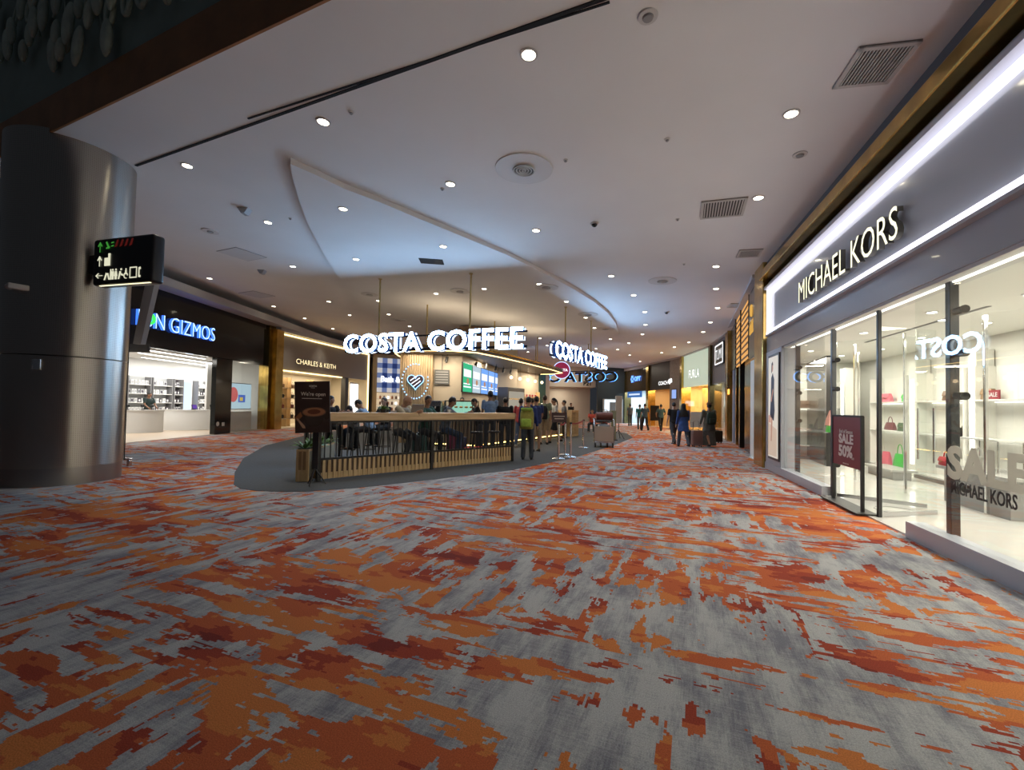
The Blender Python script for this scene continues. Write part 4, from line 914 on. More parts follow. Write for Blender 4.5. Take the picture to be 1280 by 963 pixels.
mb = MB(); mb.box(6.85, 7.95, 0.0, .2, 0, 3.34); GZ.st(mb, 'wall_gizmo_pillar', gloss_black)
mb = MB(); mb.box(7.95, GZ.L - .1, .02, .04, 0, 3.32); GZ.st(mb, 'window_4', glass('shop_glass', (.92, .95, .95)))
mb = MB(); mb.box(GZ.L - .1, GZ.L + .55, -.1, .4, 0, 5.5); GZ.st(mb, 'trim_21', gold)
# slanted steel strut
st0, st1 = atY(171, 430, 14.6), atY(188, 357, 14.6)
g = thing('slanted_strut', 'slanted grey steel strut between the column and the black gadget fascia', 'strut', (0, 0, 0))
mb = MB(); mb.loft([[(st0.x - .13, st0.y, st0.z), (st0.x + .13, st0.y, st0.z), (st0.x + .13, st0.y + .2, st0.z), (st0.x - .13, st0.y + .2, st0.z)], [(st1.x - .1, st1.y, 5.72), (st1.x + .22, st1.y, 5.72), (st1.x + .22, st1.y + .2, 5.72), (st1.x - .1, st1.y + .2, 5.72)]]); mb.build('beam', P('strut_grey', (.36, .35, .34), .45), g)
mb = MB(); mb.box(st0.x - .5, st0.x + .2, st0.y + .2, st0.y + .3, st0.z - .25, st0.z + .02); mb.build('bracket', dark_grey, g)
# gizmo interior
DG = 6.0; GE = 17.6
gw = P('gizmo_white', (.70, .70, .69), .5)
mb = MB(); mb.prism([(-1, .3), (GZ.L, .3), (GZ.L, 3.4), (GE, 3.4), (GE, DG), (-1, DG)], 3.5, 3.6, 'xy'); GZ.st(mb, 'ceiling_gizmo', gw)
mb = MB(); mb.box(-1, GE, DG, DG + .1, 0, 3.6); GZ.st(mb, 'wall_gizmo_back', gw)
mb = MB(); mb.box(GZ.L - .08, GZ.L, .1, 2.0, 0, 3.6); GZ.st(mb, 'wall_gizmo_far', gw)
mb = MB(); mb.box(GE, GE + .1, 3.4, DG, 0, 3.6); mb.box(GZ.L + .3, GE, 3.35, 3.45, 0, 3.6); GZ.st(mb, 'wall_gizmo_deep', gw)
mb = MB(); mb.box(-1.1, -1, .1, DG, 0, 3.6); GZ.st(mb, 'wall_gizmo_near', gw)
mb = MB(); mb.prism([(-1, 0), (GZ.L, 0), (GZ.L, 3.4), (GE, 3.4), (GE, DG), (-1, DG)], .003, .015, 'xy'); GZ.st(mb, 'floor_gizmo', P('pale_wood_floor', (.55, .44, .33), .35))
for u, v_ in ((3.0, 2.8), (7.0, 3.2), (10.8, 4.3), (14.3, 4.6)): lamp('gizmo_lamp', 'AREA', 130 * SHOP_WATT, (1, .97, .9), None, GZ.w(u, v_, 3.45), (0, 0, GZ.rz), size=3.0, sizey=2.0)
for u, v, ln, lb in ((4.5, 1.8, 4.2, 'long white ceiling light bar nearest the gadget shop entrance'), (6.5, 3.1, 5.8, 'long white ceiling light bar in the middle of the gadget shop'), (8.5, 4.6, 7.0, 'long white ceiling light bar deepest in the gadget shop')):
    g = GZ.th('linear_light', lb, 'ceiling light', u, v, 3.42); mb = MB(); mb.box(0, ln, -.07, .07, 0.02, .08); mb.build('housing', gw, g); mb = MB(); mb.box(0.02, ln - .02, -.06, .06, 0, .02); mb.build('tube', E('tube_white', (1, .98, .92), 3.0), g)
pb0 = None; rg = random.Random(5)
pbm = [P('pack_white', (.72, .72, .72), .4), P('pack_grey', (.40, .41, .43), .4), P('pack_dark', (.07, .06, .08), .4)]
packs = {}
for i, (u0, W, lb) in enumerate(((9.0, 1.4, 'white gadget shelf bay closest to the steel column'), (10.5, 1.35, 'white gadget shelf bay behind the shop assistant'), (11.95, .72, 'narrow gadget shelf bay of dark boxes beside the blue lit doorway'), (13.8, .95, 'gadget shelf bay on the far side of the blue lit doorway'), (14.85, 1.1, 'gadget shelf bay next to the black gloss pillar'))):
    g = GZ.th('shelf_bay', lb, 'shelf bay', u0, DG - .02)
    mb = MB(); mb.box(0, W, -.03, 0, .1, 2.6); mb.build('back_panel', P('bay_grey', (.42, .43, .44), .5) if i != 2 else P('bay_deep', (.06, .05, .055), .5), g)
    for x in (0, W - .05): mb = MB(); mb.box(x, x + .05, -.35, -.03, 0, 2.6); mb.build('side_panel', P('bay_dark', (.20, .20, .21), .5), g)
    for z in (.4, .85, 1.3, 1.75, 2.2): mb = MB(); mb.box(.05, W - .05, -.34, -.03, z - .03, z); mb.build('shelf_board', gw, g)
    for z in (.4, .85, 1.3, 1.75, 2.2):
        x = .12
        while x < W - .25:
            w_ = rg.choice((.12, .16, .2)); h = rg.uniform(.16, .3); mi = rg.choice((0, 0, 0, 1, 2) if i != 2 else (0, 2, 2, 1, 2))
            key = (w_, mi)
            loc = GZ.w(u0 + x + w_ / 2, DG - .2, z)
            if key not in packs:
                b = GZ.th('product_box', 'small %s product box on the gadget shop shelves' % ('white', 'grey', 'dark')[mi], 'box', 0, 0, 0, 'boxed gadgets on the wall shelves'); b.location = loc
                mb = MB(); mb.box(-w_ / 2, w_ / 2, -.06, .06, 0, .22, .004); mb.build('carton', pbm[mi], b)
                mb = MB(); mb.box(-w_ * .3, w_ * .3, -.064, -.06, .05, .16); mb.build('label_panel', pbm[(mi + 1) % 3], b)
                packs[key] = b
            else: dup(packs[key], loc)
            x += w_ + rg.uniform(.03, .09)
def counter(label, c, r, a0, a1, h=1.0):
    g = thing('service_counter', label, 'counter', (c.x, c.y, 0))
    A = [a0 + (a1 - a0) * k / 28 for k in range(29)]
    out = [(r * cos(a), r * sin(a)) for a in A]; inn = [((r - .65) * cos(a), (r - .65) * sin(a)) for a in reversed(A)]
    mb = MB(); mb.prism(out + inn, .015, h - .06, 'xy'); mb.build('body', P('counter_white', (.70, .70, .69), .3), g, 30)
    out2 = [((r + .03) * cos(a), (r + .03) * sin(a)) for a in A]; inn2 = [((r - .68) * cos(a), (r - .68) * sin(a)) for a in reversed(A)]
    mb = MB(); mb.prism(out2 + inn2, h - .06, h, 'xy'); mb.build('worktop', P('counter_top', (.60, .59, .57), .25), g, 30)
    return g
c1 = fl(176, 540); c2 = fl(233, 537)
counter('white curved gadget counter half hidden by the steel column', Vector((-16.9, 20.0, 0)), 1.25, radians(-120), radians(10))
counter('white curved gadget counter with purple tablets, nearer the black pillar', Vector((-16.4, 22.6, 0)), 1.4, radians(-105), radians(35))
def gadget(name, label, loc, kind):
    g = thing(name, label, 'gadget', loc, radians(90))
    if kind == 'tablet':
        mb = MB(); mb.box(-.16, .16, -.015, .015, .03, .25, .006, M=Matrix.Rotation(-.25, 4, 'X')); mb.build('screen_case', black, g)
        mb = MB(); mb.box(-.145, .145, -.02, -.015, .045, .235, M=Matrix.Rotation(-.25, 4, 'X')); mb.build('display', E('purple_disp', (.16, .08, .42), .7), g)
        mb = MB(); mb.box(-.07, .07, .0, .14, 0, .03, .004); mb.build('stand', dark_grey, g)
    else:
        mb = MB(); mb.cyl((0, 0, 0), (0, 0, .02), .06, .05, 12); mb.build('base', black, g, 40); mb = MB(); mb.cyl((0, 0, .02), (0, 0, .14), .012, seg=8); mb.build('stem', black, g, 40); mb = MB(); mb.box(-.08, .08, -.02, .03, .12, .22, .012); mb.build('camera_body', black, g)
    return g
gadget('tablet', 'purple lit tablet on the gadget counter, farther from the assistant', (-15.25, 22.9, 1.0), 'tablet'); gadget('tablet', 'purple lit tablet on the gadget counter beside the assistant', (-15.5, 21.95, 1.0), 'tablet')
gadget('camera_stand', 'black action camera on a stand at the half hidden counter', (-16.35, 19.1, 1.0), 'cam'); gadget('camera_stand', 'black camera on a short stand on the half hidden counter, second one', (-16.05, 19.5, 1.0), 'cam')
gadget('camera_stand', 'black camera stand on the half hidden counter, closest to the assistant', (-16.0, 19.95, 1.0), 'cam')
g = GZ.th('lit_doorway', 'bright blue-white lit doorway between the gadget shelf bays', 'doorway', 12.75, DG - .03); mb = MB(); mb.box(-.02, .97, -.05, 0, .0, 2.6); mb.build('frame', gw, g); mb = MB(); mb.box(.04, .90, -.06, -.05, 0.02, 2.5); mb.build('glow', E('door_glow', (.55, .72, 1.0), 1.2), g)
g = GZ.th('wall_screen', 'large screen with red and blue shapes in the gadget shop window', 'screen', 8.35, .55, 1.05)
mb = MB(); mb.box(0, 2.1, 0, .05, 0, 1.3, .01); mb.build('bezel', gw, g); mb = MB(); mb.box(.04, 2.06, -.008, 0, .04, 1.26); mb.build('display', E('disp_pale', (.42, .55, .62), .85), g)
mb = MB(); mb.sph((.6, -.012, .72), (.36, .006, .36), 20, 12); mb.build('red_shape', E('disp_red', (.62, .12, .12), .7), g); mb = MB(); mb.box(1.0, 1.55, -.02, -.009, .35, .72); mb.build('blue_shape', E('disp_blue', (.08, .16, .55), .7), g); mb = MB(); mb.box(1.1, 1.35, -.026, -.02, .42, .6); mb.build('yellow_shape', E('disp_yellow', (.7, .5, .1), .7), g)
mb = MB(); mb.box(8.2, 10.6, .6, 1.1, .0, .95, .01); o = GZ.put(mb, 'window_plinth', gw); tag(o, 'low white display block under the screen in the gadget shop window', 'plinth')
g = GZ.th('round_sticker', 'round white sticker low on the black gloss pillar', 'sticker', 7.05, -.004, .35); mb = MB(); mb.cyl((0, 0, .1), (0, -.006, .1), .10, seg=20); mb.build('disc', gw, g); mb = MB(); mb.box(.28, .46, -.006, 0, 0, .16); mb.build('notice', gw, g)
# shoe boutique
CK = Seg((-12.6, 23.9), (-10.9, 34.0))
ckgrey = P('ck_taupe', (.34, .31, .27), .5)
shell(CK, 3.2, ckgrey, 5.25, P('ck_room', (.58, .52, .42), .5), True, 3.0, (1, .85, .6), 260)
g = CK.th('shoe_shop_sign', 'small warm white CHARLES & KEITH letters on the taupe fascia', 'sign', 0, 0)
letters('CHARLES & KEITH', .42, 4.1, [E('ck_letters', (1, .80, .45), 1.3), gold], g, 1.5, -.05, 3.65, .03, -.002)
g = CK.th('fascia_light_frame', 'warm glowing light line outlining the taupe shoe shop front', 'light frame', 0, 0)
mb = MB(); mb.box(.2, CK.L - .1, -.05, 0, 5.12, 5.18); mb.build('top_line', led_warm, g); mb = MB(); mb.box(CK.L - .2, CK.L - .1, -.06, 0, 0.05, 5.18); mb.build('side_line', led_warm, g); mb = MB(); mb.box(.3, 6.4, -.05, 0, 3.14, 3.2); mb.build('lower_line', led_warm, g)
for x0, lb in ((.4, 'cream shelf stand of shoes and bags behind the white line of the shop front corner'), (2.6, 'cream shelf stand of shoes and bags in the middle of the shoe shop window'), (4.8, 'cream shelf stand of shoes and bags hidden partly by the coffee poster')):
    g = CK.th('shoe_shelf', lb, 'shelf stand', x0, 1.3)
    for z in (.5, 1.1, 1.7, 2.3): mb = MB(); mb.box(0, 1.9, -.3, 0, z - .05, z); mb.build('shelf_board', P('cream_board', (.55, .47, .36), .5), g)
    for x in (0, 1.86): mb = MB(); mb.box(x, x + .04, -.3, 0, 0.02, 2.9); mb.build('upright', oak, g)
sb0 = {}
cols = ['black', 'brown', 'tan', 'black', 'wine']
for i, x0 in enumerate((.4, 2.6, 4.8)):
    for z in (.5, 1.1, 1.7, 2.3):
        for j, x in enumerate((.35, .8, 1.25, 1.65)):
            c = cols[(i * 3 + j + int(z * 10)) % 5]
            if c not in sb0:
                sb0[c] = make_bag('small %s handbag on the cream shoe shop shelves' % c, BC[c], .26, .2, .12, True, True, 'bags on the cream shelves'); sb0[c].location = CK.w(x0 + x, 1.15, z); sb0[c].rotation_euler.z = CK.rz
            else: dup(sb0[c], CK.w(x0 + x, 1.15, z))
mb = MB(); mb.box(-.3, .25, -.2, .4, 0, 5.3); CK.st(mb, 'trim_22', gold)
mb = MB(); mb.box(6.9, 7.3, -.02, .3, 0, 3.2); CK.st(mb, 'trim_23', P('charcoal_post', (.05, .05, .05), .4))
g = CK.th('lit_panel', 'bright white lit panel at the far end of the shoe shop window', 'light panel', 8.2, .4, .05); mb = MB(); mb.box(0, 1.3, 0, .06, 0, 2.9); mb.build('frame', gw, g); mb = MB(); mb.box(.08, 1.22, -.01, 0, .08, 2.8); mb.build('glow', E('panel_glow', (1, .97, .9), 1.5), g)
# soap shop with gingham banner
BB = Seg((-10.7, 34.4), (-7.2, 36.5))
def gingham():
    m, nt, b = _new('blue_gingham'); N = nt.nodes.new; L = nt.links.new
    tc = N('ShaderNodeTexCoord'); sx = N('ShaderNodeSeparateXYZ'); L(tc.outputs['Object'], sx.inputs[0])
    outs = []
    for i in (0, 2):
        m1 = N('ShaderNodeMath'); m1.operation = 'MULTIPLY'; m1.inputs[1].default_value = 1.3; L(sx.outputs[i], m1.inputs[0])
        f = N('ShaderNodeMath'); f.operation = 'FRACT'; L(m1.outputs[0], f.inputs[0])
        g2 = N('ShaderNodeMath'); g2.operation = 'GREATER_THAN'; g2.inputs[1].default_value = .5; L(f.outputs[0], g2.inputs[0]); outs.append(g2.outputs[0])
    ad = N('ShaderNodeMath'); ad.operation = 'ADD'; L(outs[0], ad.inputs[0]); L(outs[1], ad.inputs[1])
    hf = N('ShaderNodeMath'); hf.operation = 'MULTIPLY'; hf.inputs[1].default_value = .5; L(ad.outputs[0], hf.inputs[0])
    r = N('ShaderNodeValToRGB'); r.color_ramp.interpolation = 'CONSTANT'; e = r.color_ramp.elements; e[0].color = (.75, .78, .85, 1); e[1].position = .4; e[1].color = (.16, .24, .52, 1); x = e.new(.8); x.color = (.02, .05, .22, 1)
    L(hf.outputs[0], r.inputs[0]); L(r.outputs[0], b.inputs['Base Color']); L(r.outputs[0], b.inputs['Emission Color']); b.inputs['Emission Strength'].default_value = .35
    return m
mb = MB(); mb.box(0, BB.L, .1, .3, 0, 5.3); BB.st(mb, 'wall_soap_front', P('soap_room', (.42, .33, .22), .5))
g = BB.th('gingham_banner', 'blue and white gingham shop banner reading Bath & B behind the cafe', 'banner', .3, 0)
mb = MB(); mb.box(0, 3.0, -.04, .0, 2.35, 5.0); mb.build('cloth', gingham(), g)
bu, bzz = BB.u_px(475.5, 477)
text('Bath & B', .62, E('soap_white', (1, 1, 1), 1.3), g, bu - .3, -.06, bzz, .03, .012, align='LEFT', width=1.95)
g = BB.th('soap_display', 'wall of small orange and white soap bottles under the gingham banner', 'display', .3, 0); mb = MB(); mb.box(0, 3.0, -.25, 0, .0, .9); mb.build('base_cabinet', gw, g)
mb = MB(); mb.box(0, 3.0, -.03, 0, .9, 2.3); mb.build('back_panel', P('soap_back', (.7, .62, .5), .5, emit=(.8, .65, .45), es=.4), g)
for z in (.9, 1.35, 1.8): mb = MB(); mb.box(0, 3.0, -.22, 0, z, z + .03); mb.build('shelf_board', gw, g)
bt0 = {}
for z in (.93, 1.38, 1.83):
    for k in range(9):
        c = ('orange', 'brown', 'white')[(k + int(z * 10)) % 3]; loc = BB.w(.3 + .25 + k * .31, -.12, z)
        if c not in bt0:
            bt0[c] = thing('soap_bottle', 'tiny %s soap bottle on the shelf under the gingham banner' % c, 'bottle', loc, BB.rz, 'soap bottles under the gingham banner')
            mb = MB(); mb.cyl((0, 0, 0), (0, 0, .22), .075, .07, 10); mb.build('bottle_body', P('soap_' + c, {'orange': (.55, .2, .06), 'brown': (.2, .09, .04), 'white': (.7, .68, .62)}[c], .3), bt0[c], 40)
            mb = MB(); mb.cyl((0, 0, .22), (0, 0, .29), .03, .03, 8); mb.build('cap', gw, bt0[c], 40)
        else: dup(bt0[c], loc)
# ================================================================ THE COFFEE KIOSK
RL = Seg((-3.63, 8.49), (0.03, 12.08))
slat_l = wood('slat_wood', (.50, .33, .15), (.64, .45, .24), .5, 2); slat_d = P('slat_gap_brown', (.10, .055, .03), .6)
rail_blk = P('railing_black', (.022, .02, .018), .45, .3)
g = RL.th('cafe_railing', 'black bar railing with a pale wood bar top and slatted wood base, cafe front', 'railing', 0, 0, .006)
mb = MB(); mb.box(.12, RL.L + .04, -.05, .40, 1.13, 1.29, .008); mb.build('bar_top', oak, g)
um = RL.u_px(540, 545)[0]
for u in (0.0, um, RL.L): mb = MB(); mb.box(u - .035, u + .035, -.035, .035, 0, 1.14, .004); mb.build('post', rail_blk, g)
mb = MB(); mb.box(0, RL.L, -.02, .02, .39, .43); mb.build('bottom_rail', rail_blk, g)
mb = MB(); mb.box(0, RL.L, -.02, .02, 1.09, 1.13); mb.build('top_rail', rail_blk, g)
n = 46
for k in range(1, n):
    u = RL.L * k / n
    if min(abs(u - q) for q in (0, um, RL.L)) < .05: continue
    mb = MB(); mb.box(u - .009, u + .009, -.009, .009, .43, 1.09); mb.build('baluster', rail_blk, g)
for u0, u1 in ((.05, um - .05), (um + .05, RL.L - .05)):
    mb = MB(); mb.box(u0, u1, .0, .03, .03, .385); mb.build('slat_backing', slat_d, g)
    mb = MB(); m_ = int((u1 - u0) / .098)
    for k in range(m_):
        u = u0 + (u1 - u0) * (k + .5) / m_; mb.box(u - .027, u + .027, -.025, .0, .03, .385)
    mb.box(u0, u1, -.012, .0, .03, .15)
    mb.build('slat_panel', slat_l, g)
# return of the railing at its corner
g = RL.th('cafe_railing', 'short return of the black cafe railing behind the coffee poster and planter', 'railing', 0, .06, .006, rz=pi / 2)
mb = MB(); mb.box(.55, .62, -.035, .035, 0, 1.14); mb.build('post', rail_blk, g)
for z in (.39, 1.09): mb = MB(); mb.box(0, .6, -.02, .02, z, z + .04); mb.build('rail', rail_blk, g)
for k in range(1, 5): mb = MB(); mb.box(.12 * k - .009, .12 * k + .009, -.009, .009, .43, 1.09); mb.build('baluster', rail_blk, g)
mb = MB(); mb.box(0, .6, -.015, .015, .03, .385); mb.build('wood_panel', slat_l, g)
# wooden planter with plants
p0 = fl(369, 603); p1 = fl(383, 603); pd = Vector((-.40, .92, 0)).normalized()
PLS = Seg((p0.x, p0.y), (p1.x, p1.y)); W = PLS.L + .03
g = thing('wooden_planter', 'pale wood planter box full of green leaves at the cafe corner', 'planter', (p0.x, p0.y, .006), PLS.rz)
mb = MB(); mb.box(0, W, 0, 1.7, 0, .60, .008); mb.box(.03, W - .03, .03, 1.67, .58, .601); mb.build('box', slat_l, g)
mb = MB()
for k in range(2): mb.box(.05 + k * .08, .10 + k * .08, -.006, .0, .22, .56)
mb.build('front_groove', P('groove_wood', (.28, .16, .07), .6), g)
mb = MB(); mb.box(W, W + .006, .03, 1.67, .06, .56); mb.build('side_board', P('side_grey_wood', (.26, .25, .20), .6), g)
mb = MB(); mb.box(.02, W - .02, .02, 1.68, .585, .61); mb.build('soil', P('soil', (.03, .02, .012), .9), g)
leaf_m = P('leaf_green', (.07, .17, .03), .45, vary=.35, scale=6); leaf_m2 = P('leaf_light', (.16, .27, .07), .45, vary=.3, scale=6)
rp = random.Random(11)
def leaf(mb, base, dirv, ln, wd):
    dirv = Vector(dirv).normalized(); side = dirv.cross(Vector((0, 0, 1)))
    side = side.normalized() if side.length > 1e-3 else Vector((1, 0, 0)); up = side.cross(dirv)
    pr = []
    for t, kw in ((0, .15), (.25, .8), (.5, 1), (.75, .7), (1, .05)):
        c = Vector(base) + dirv * ln * t + Vector((0, 0, -1)) * ln * .35 * t * t
        pr.append((c - side * wd * kw, c + up * wd * .25 * kw, c + side * wd * kw, c - up * .004))
    mb.loft([list(r) for r in pr])
def plant(parent, x, y, z, r, n, mat):
    mb = MB()
    for k in range(n):
        a = rp.uniform(0, 2 * pi); e = rp.uniform(.25, 1.25)
        leaf(mb, (x + .02 * cos(a), y + .02 * sin(a), z), (cos(a) * cos(e), sin(a) * cos(e), sin(e)), r * rp.uniform(.7, 1.15), r * .13)
    return mb.build('leaf_tuft', mat, parent, 60)
for k in range(7): plant(g, W * .5 + rp.uniform(-.03, .03), .12 + k * .24, .60, .30, 15, (leaf_m, leaf_m2)[k % 2])
# coffee poster on a tripod
pb = fl(393, 607)
g = thing('coffee_poster_stand', 'black tripod stand with a dark brown We are open coffee poster at the cafe corner', 'poster stand', (pb.x, pb.y, .006), radians(8))
g['label'] = 'black tripod stand with a dark brown coffee cup poster at the cafe railing corner'
for a in (-100, 20, 140):
    a = radians(a); mb = MB(); mb.tube([(0, 0, .30), (.19 * cos(a), .19 * sin(a), .012)], .012, 8); mb.build('leg', black, g, 40)
mb = MB(); mb.box(-.05, .05, -.01, .03, .28, 1.0, .004); mb.build('pole', black, g)
tl = Matrix.Rotation(radians(-2.5), 4, 'Y')
mb = MB(); mb.box(-.30, .30, -.05, -.02, .94, 1.86, .004, M=tl); mb.build('board', P('board_edge', (.03, .02, .018), .5), g)
mb = MB(); mb.box(-.295, .295, -.054, -.05, .945, 1.855, M=tl); mb.build('poster', P('poster_brown', (.035, .017, .012), .45), g)
cups = P('cup_dark', (.05, .034, .026), .25); foam = P('coffee_foam', (.34, .15, .07), .4); crema = P('coffee_crema', (.12, .035, .015), .4)
def disc(nm, cx, cz, rx, rz, y, mat):
    mb = MB(); mb.prism([(cx + rx * cos(a), cz + rz * sin(a)) for a in [2 * pi * k / 28 for k in range(28)]], y - .002, y); mb.bm.transform(tl); return mb.build(nm, mat, g)
mb = MB(); mb.prism([(-.16, 1.30), (.22, 1.30), (.17, 1.12), (.09, 1.05), (-.05, 1.05), (-.12, 1.12)], -.057, -.055); mb.bm.transform(tl); mb.build('printed_cup', cups, g)
disc('printed_handle', .24, 1.24, .05, .07, -.0545, cups)
disc('printed_rim', .03, 1.31, .205, .085, -.058, P('cup_rim', (.16, .08, .045), .4)); disc('printed_foam', .03, 1.31, .185, .07, -.060, foam); disc('printed_cocoa', .03, 1.315, .11, .045, -.062, crema)
mb = MB(); mb.prism([(-.29, 1.22), (-.20, 1.32), (-.17, 1.24), (-.26, 1.15)], -.057, -.055); mb.bm.transform(tl); mb.build('printed_biscuit', P('biscuit', (.26, .10, .03), .5), g)
mb = MB(); mb.prism([(-.27, 1.20), (-.25, 1.21), (-.13, 1.06), (-.12, 1.02), (-.17, 1.03)], -.060, -.058); mb.bm.transform(tl); mb.build('printed_spoon', P('spoon_print', (.42, .26, .17), .4), g)
cream = P('poster_cream', (.62, .55, .48), .5)
text("We're open", .095, cream, g, -.05, -.056, 1.60, .003, .001, width=.42, name='open_lettering'); text('COSTA', .04, cream, g, -.06, -.056, 1.76, .003, .001, name='brand_lettering'); text('COFFEE', .02, cream, g, -.06, -.056, 1.735, .003, name='brand_lettering')
mb = MB(); mb.box(-.24, .10, -.057, -.055, 1.545, 1.555); mb.build('printed_rule', cream, g)

# ---------------------------------------------------------------- hanging signs
SF = E('costa_face', (.36, .64, 1.0), SIGN_E); SE = E('costa_edge', (.03, .08, .30), .5); SB = E('costa_outline', (.70, .85, 1.0), 1.6)
def rods(seg, g, us, z):
    for u in us:
        p = seg.w(u, .12); h = ceil_z(p.x) - (.14 if in_island(p.x, p.y) else 0) - z
        mb = MB(); mb.cyl((u, .12, .02), (u, .12, h), .028, seg=12); mb.build('rod', brass_rod, g, 40)
        mb = MB(); mb.cyl((u, .12, h - .02), (u, .12, h), .06, seg=14); mb.build('ceiling_cap', brass_rod, g, 40)
a, b = atY(430, 443, 15.3), atY(655, 433, 13.0)
S1 = Seg((a.x, a.y), (b.x, b.y)); zs = (a.z + b.z) / 2
g = S1.th('cafe_sign', 'large glowing white COSTA COFFEE letters hung facing the entrance carpet', 'sign', 0, 0, zs)
mb = MB(); mb.box(-.05, S1.L + .05, .10, .15, .02, .09); mb.build('carrier_bar', matt_black, g); mb = MB(); mb.box(-.05, S1.L + .05, .10, .15, .48, .53); mb.build('carrier_bar', matt_black, g)
letters('COSTA COFFEE', .86, S1.L, [SF, SE], g, 0, 0, 0, .13, .016, back=(.03, .18, .022, [SB, SE]))
rods(S1, g, [S1.u_px(474, 400, .12)[0], S1.u_px(588, 380, .12)[0]], zs)
a, b = atY(692, 445, 16.4), atY(757, 462, 21.6)
S2 = Seg((a.x, a.y), (b.x, b.y)); zs = (a.z + b.z) / 2
g = S2.th('cafe_sign', 'angled glowing white COSTA COFFEE letters hung toward the shopping aisle', 'sign', 0, 0, zs)
mb = MB(); mb.box(-.05, S2.L + .05, .10, .15, .02, .09); mb.build('carrier_bar', matt_black, g); mb = MB(); mb.box(-.05, S2.L + .05, .10, .15, .48, .53); mb.build('carrier_bar', matt_black, g)
letters('COSTA COFFEE', .86, S2.L, [SF, SE], g, 0, 0, 0, .13, .016, back=(.03, .18, .022, [SB, SE]))
rods(S2, g, [S2.u_px(707, 400, .12)[0], S2.u_px(739, 410, .12)[0]], zs)
a, b = atY(640, 478, 30.0), atY(772, 480, 26.5)
S3 = Seg((b.x, b.y), (a.x, a.y)); zs = a.z
g = S3.th('cafe_sign', 'dark reversed cafe letters with blue glowing edges, seen from behind across the kiosk', 'sign', 0, 0, zs)
SD = P('letter_back_dark', (.02, .02, .025), .5)
letters('COSTA COFFEE', .80, S3.L, [E('costa_far_face', (.8, .9, 1.0), 4.0), E('costa_edge_far', (.10, .35, 1.0), 3.0), SD], g, 0, 0, 0, .12, .03)
mb = MB(); mb.box(0, S3.L, -.02, .03, .6, .66); mb.build('carrier_bar', matt_black, g)
rods(S3, g, [S3.L * .25, S3.L * .75], zs)
p = atY(702, 463, 26.9); g = thing('round_cafe_logo', 'round dark red cafe logo disc hung behind the angled sign', 'sign', p)
mb = MB(); mb.cyl((0, 0, 0), (0, .08, 0), .48, seg=32); mb.build('disc', P('logo_red', (.20, .015, .05), .4, emit=(.3, .02, .07), es=.5), g, 40)
mb = MB(); mb.tube([(.5 * cos(a), .02, .5 * sin(a)) for a in [2 * pi * k / 32 for k in range(32)]], .03, 6, closed=True); mb.build('rim', E('logo_rim', (.5, .6, 1), 1.2), g, 60)
text('COSTA', .22, E('logo_white', (.9, .9, 1), 1.2), g, 0, -.02, -.06, .02, .004); mb = MB(); mb.cyl((0, .04, .48), (0, .04, 1.72), .02, seg=8); mb.build('rod', brass_rod, g, 40)

# ---------------------------------------------------------------- kiosk body
kw = P('kiosk_beige', (.52, .44, .34), .6); kslat = wood('kiosk_slat', (.36, .25, .14), (.48, .35, .21), .5, 2)
CZ = 3.42
can = [(-4.6, 17.9), (-4.5, 17.0), (-4.0, 16.35), (-3.1, 15.95), (-2.2, 15.9), (-1.3, 16.4), (-.5, 17.8), (.7, 20.3), (2.0, 23.2), (2.85, 25.4), (2.3, 26.6), (.3, 27.2), (-2.5, 26.6), (-4.4, 24.0)]
g = thing('kiosk_canopy', 'thin curved cafe canopy with a warm glowing brass edge over the counters', 'canopy', (0, 0, CZ))
mb = MB(); mb.prism(can, 0, .16, 'xy'); mb.build('canopy_slab', P('canopy_dark', (.16, .13, .10), .5), g)
cyc = [(x, y) for x, y in can]
mb = MB(); mb.tube([(x, y, .17) for x, y in cyc], .05, 8, closed=True); mb.build('brass_edge', gold, g, 60)
mb = MB(); mb.tube([(x * .995, y + .01, -.012) for x, y in cyc], .022, 6, closed=True); mb.build('glow_strip', E('canopy_glow', (1, .66, .25), 3.0), g, 60)
for x, y in ((-3.6, 18.6), (-.9, 21.5), (1.4, 25.5)):
    mb = MB(); mb.cyl((x, y, .16), (x, y, ceil_z(x) - .14 - CZ), .03, seg=10); mb.build('hanger', brass_rod, g, 40)
for x, y, wt in ((-3.6, 16.5, 26), (-2.5, 16.4, 40), (-.9, 19.6, 70), (.9, 22.6, 70), (1.6, 25.5, 50)): lamp('canopy_lamp', 'AREA', wt, (1, .86, .64), None, (x, y, CZ - .03), (0, 0, 0), size=.9)
for x, y in ((-3.0, 18.6), (-.8, 20.5), (.9, 23.5)): lamp('added_ceiling_uplight', 'AREA', 20, (1, .80, .55), None, (x, y, CZ + .3), (pi, 0, 0), size=1.2)  # unseen upward lamps, added to brighten the ceiling behind the sign
for k, q in enumerate(((567, 456), (586, 458), (603, 461), (615, 464), (627, 466), (636, 468), (645, 470))):
    p = atY(q[0], q[1], 17.2 + k * .95)
    g = thing('track_spotlight', 'black track spotlight hung along the cafe canopy edge', 'spotlight', (p.x - .25, p.y, CZ), 0, 'canopy track spotlights')
    mb = MB(); mb.cyl((0, 0, -.10), (0, 0, 0), .012, seg=6); mb.build('stem', black, g, 40); mb = MB(); mb.cyl((0, .02, -.10), (-.04, -.03, -.30), .05, .055, 12); mb.build('can', black, g, 40)
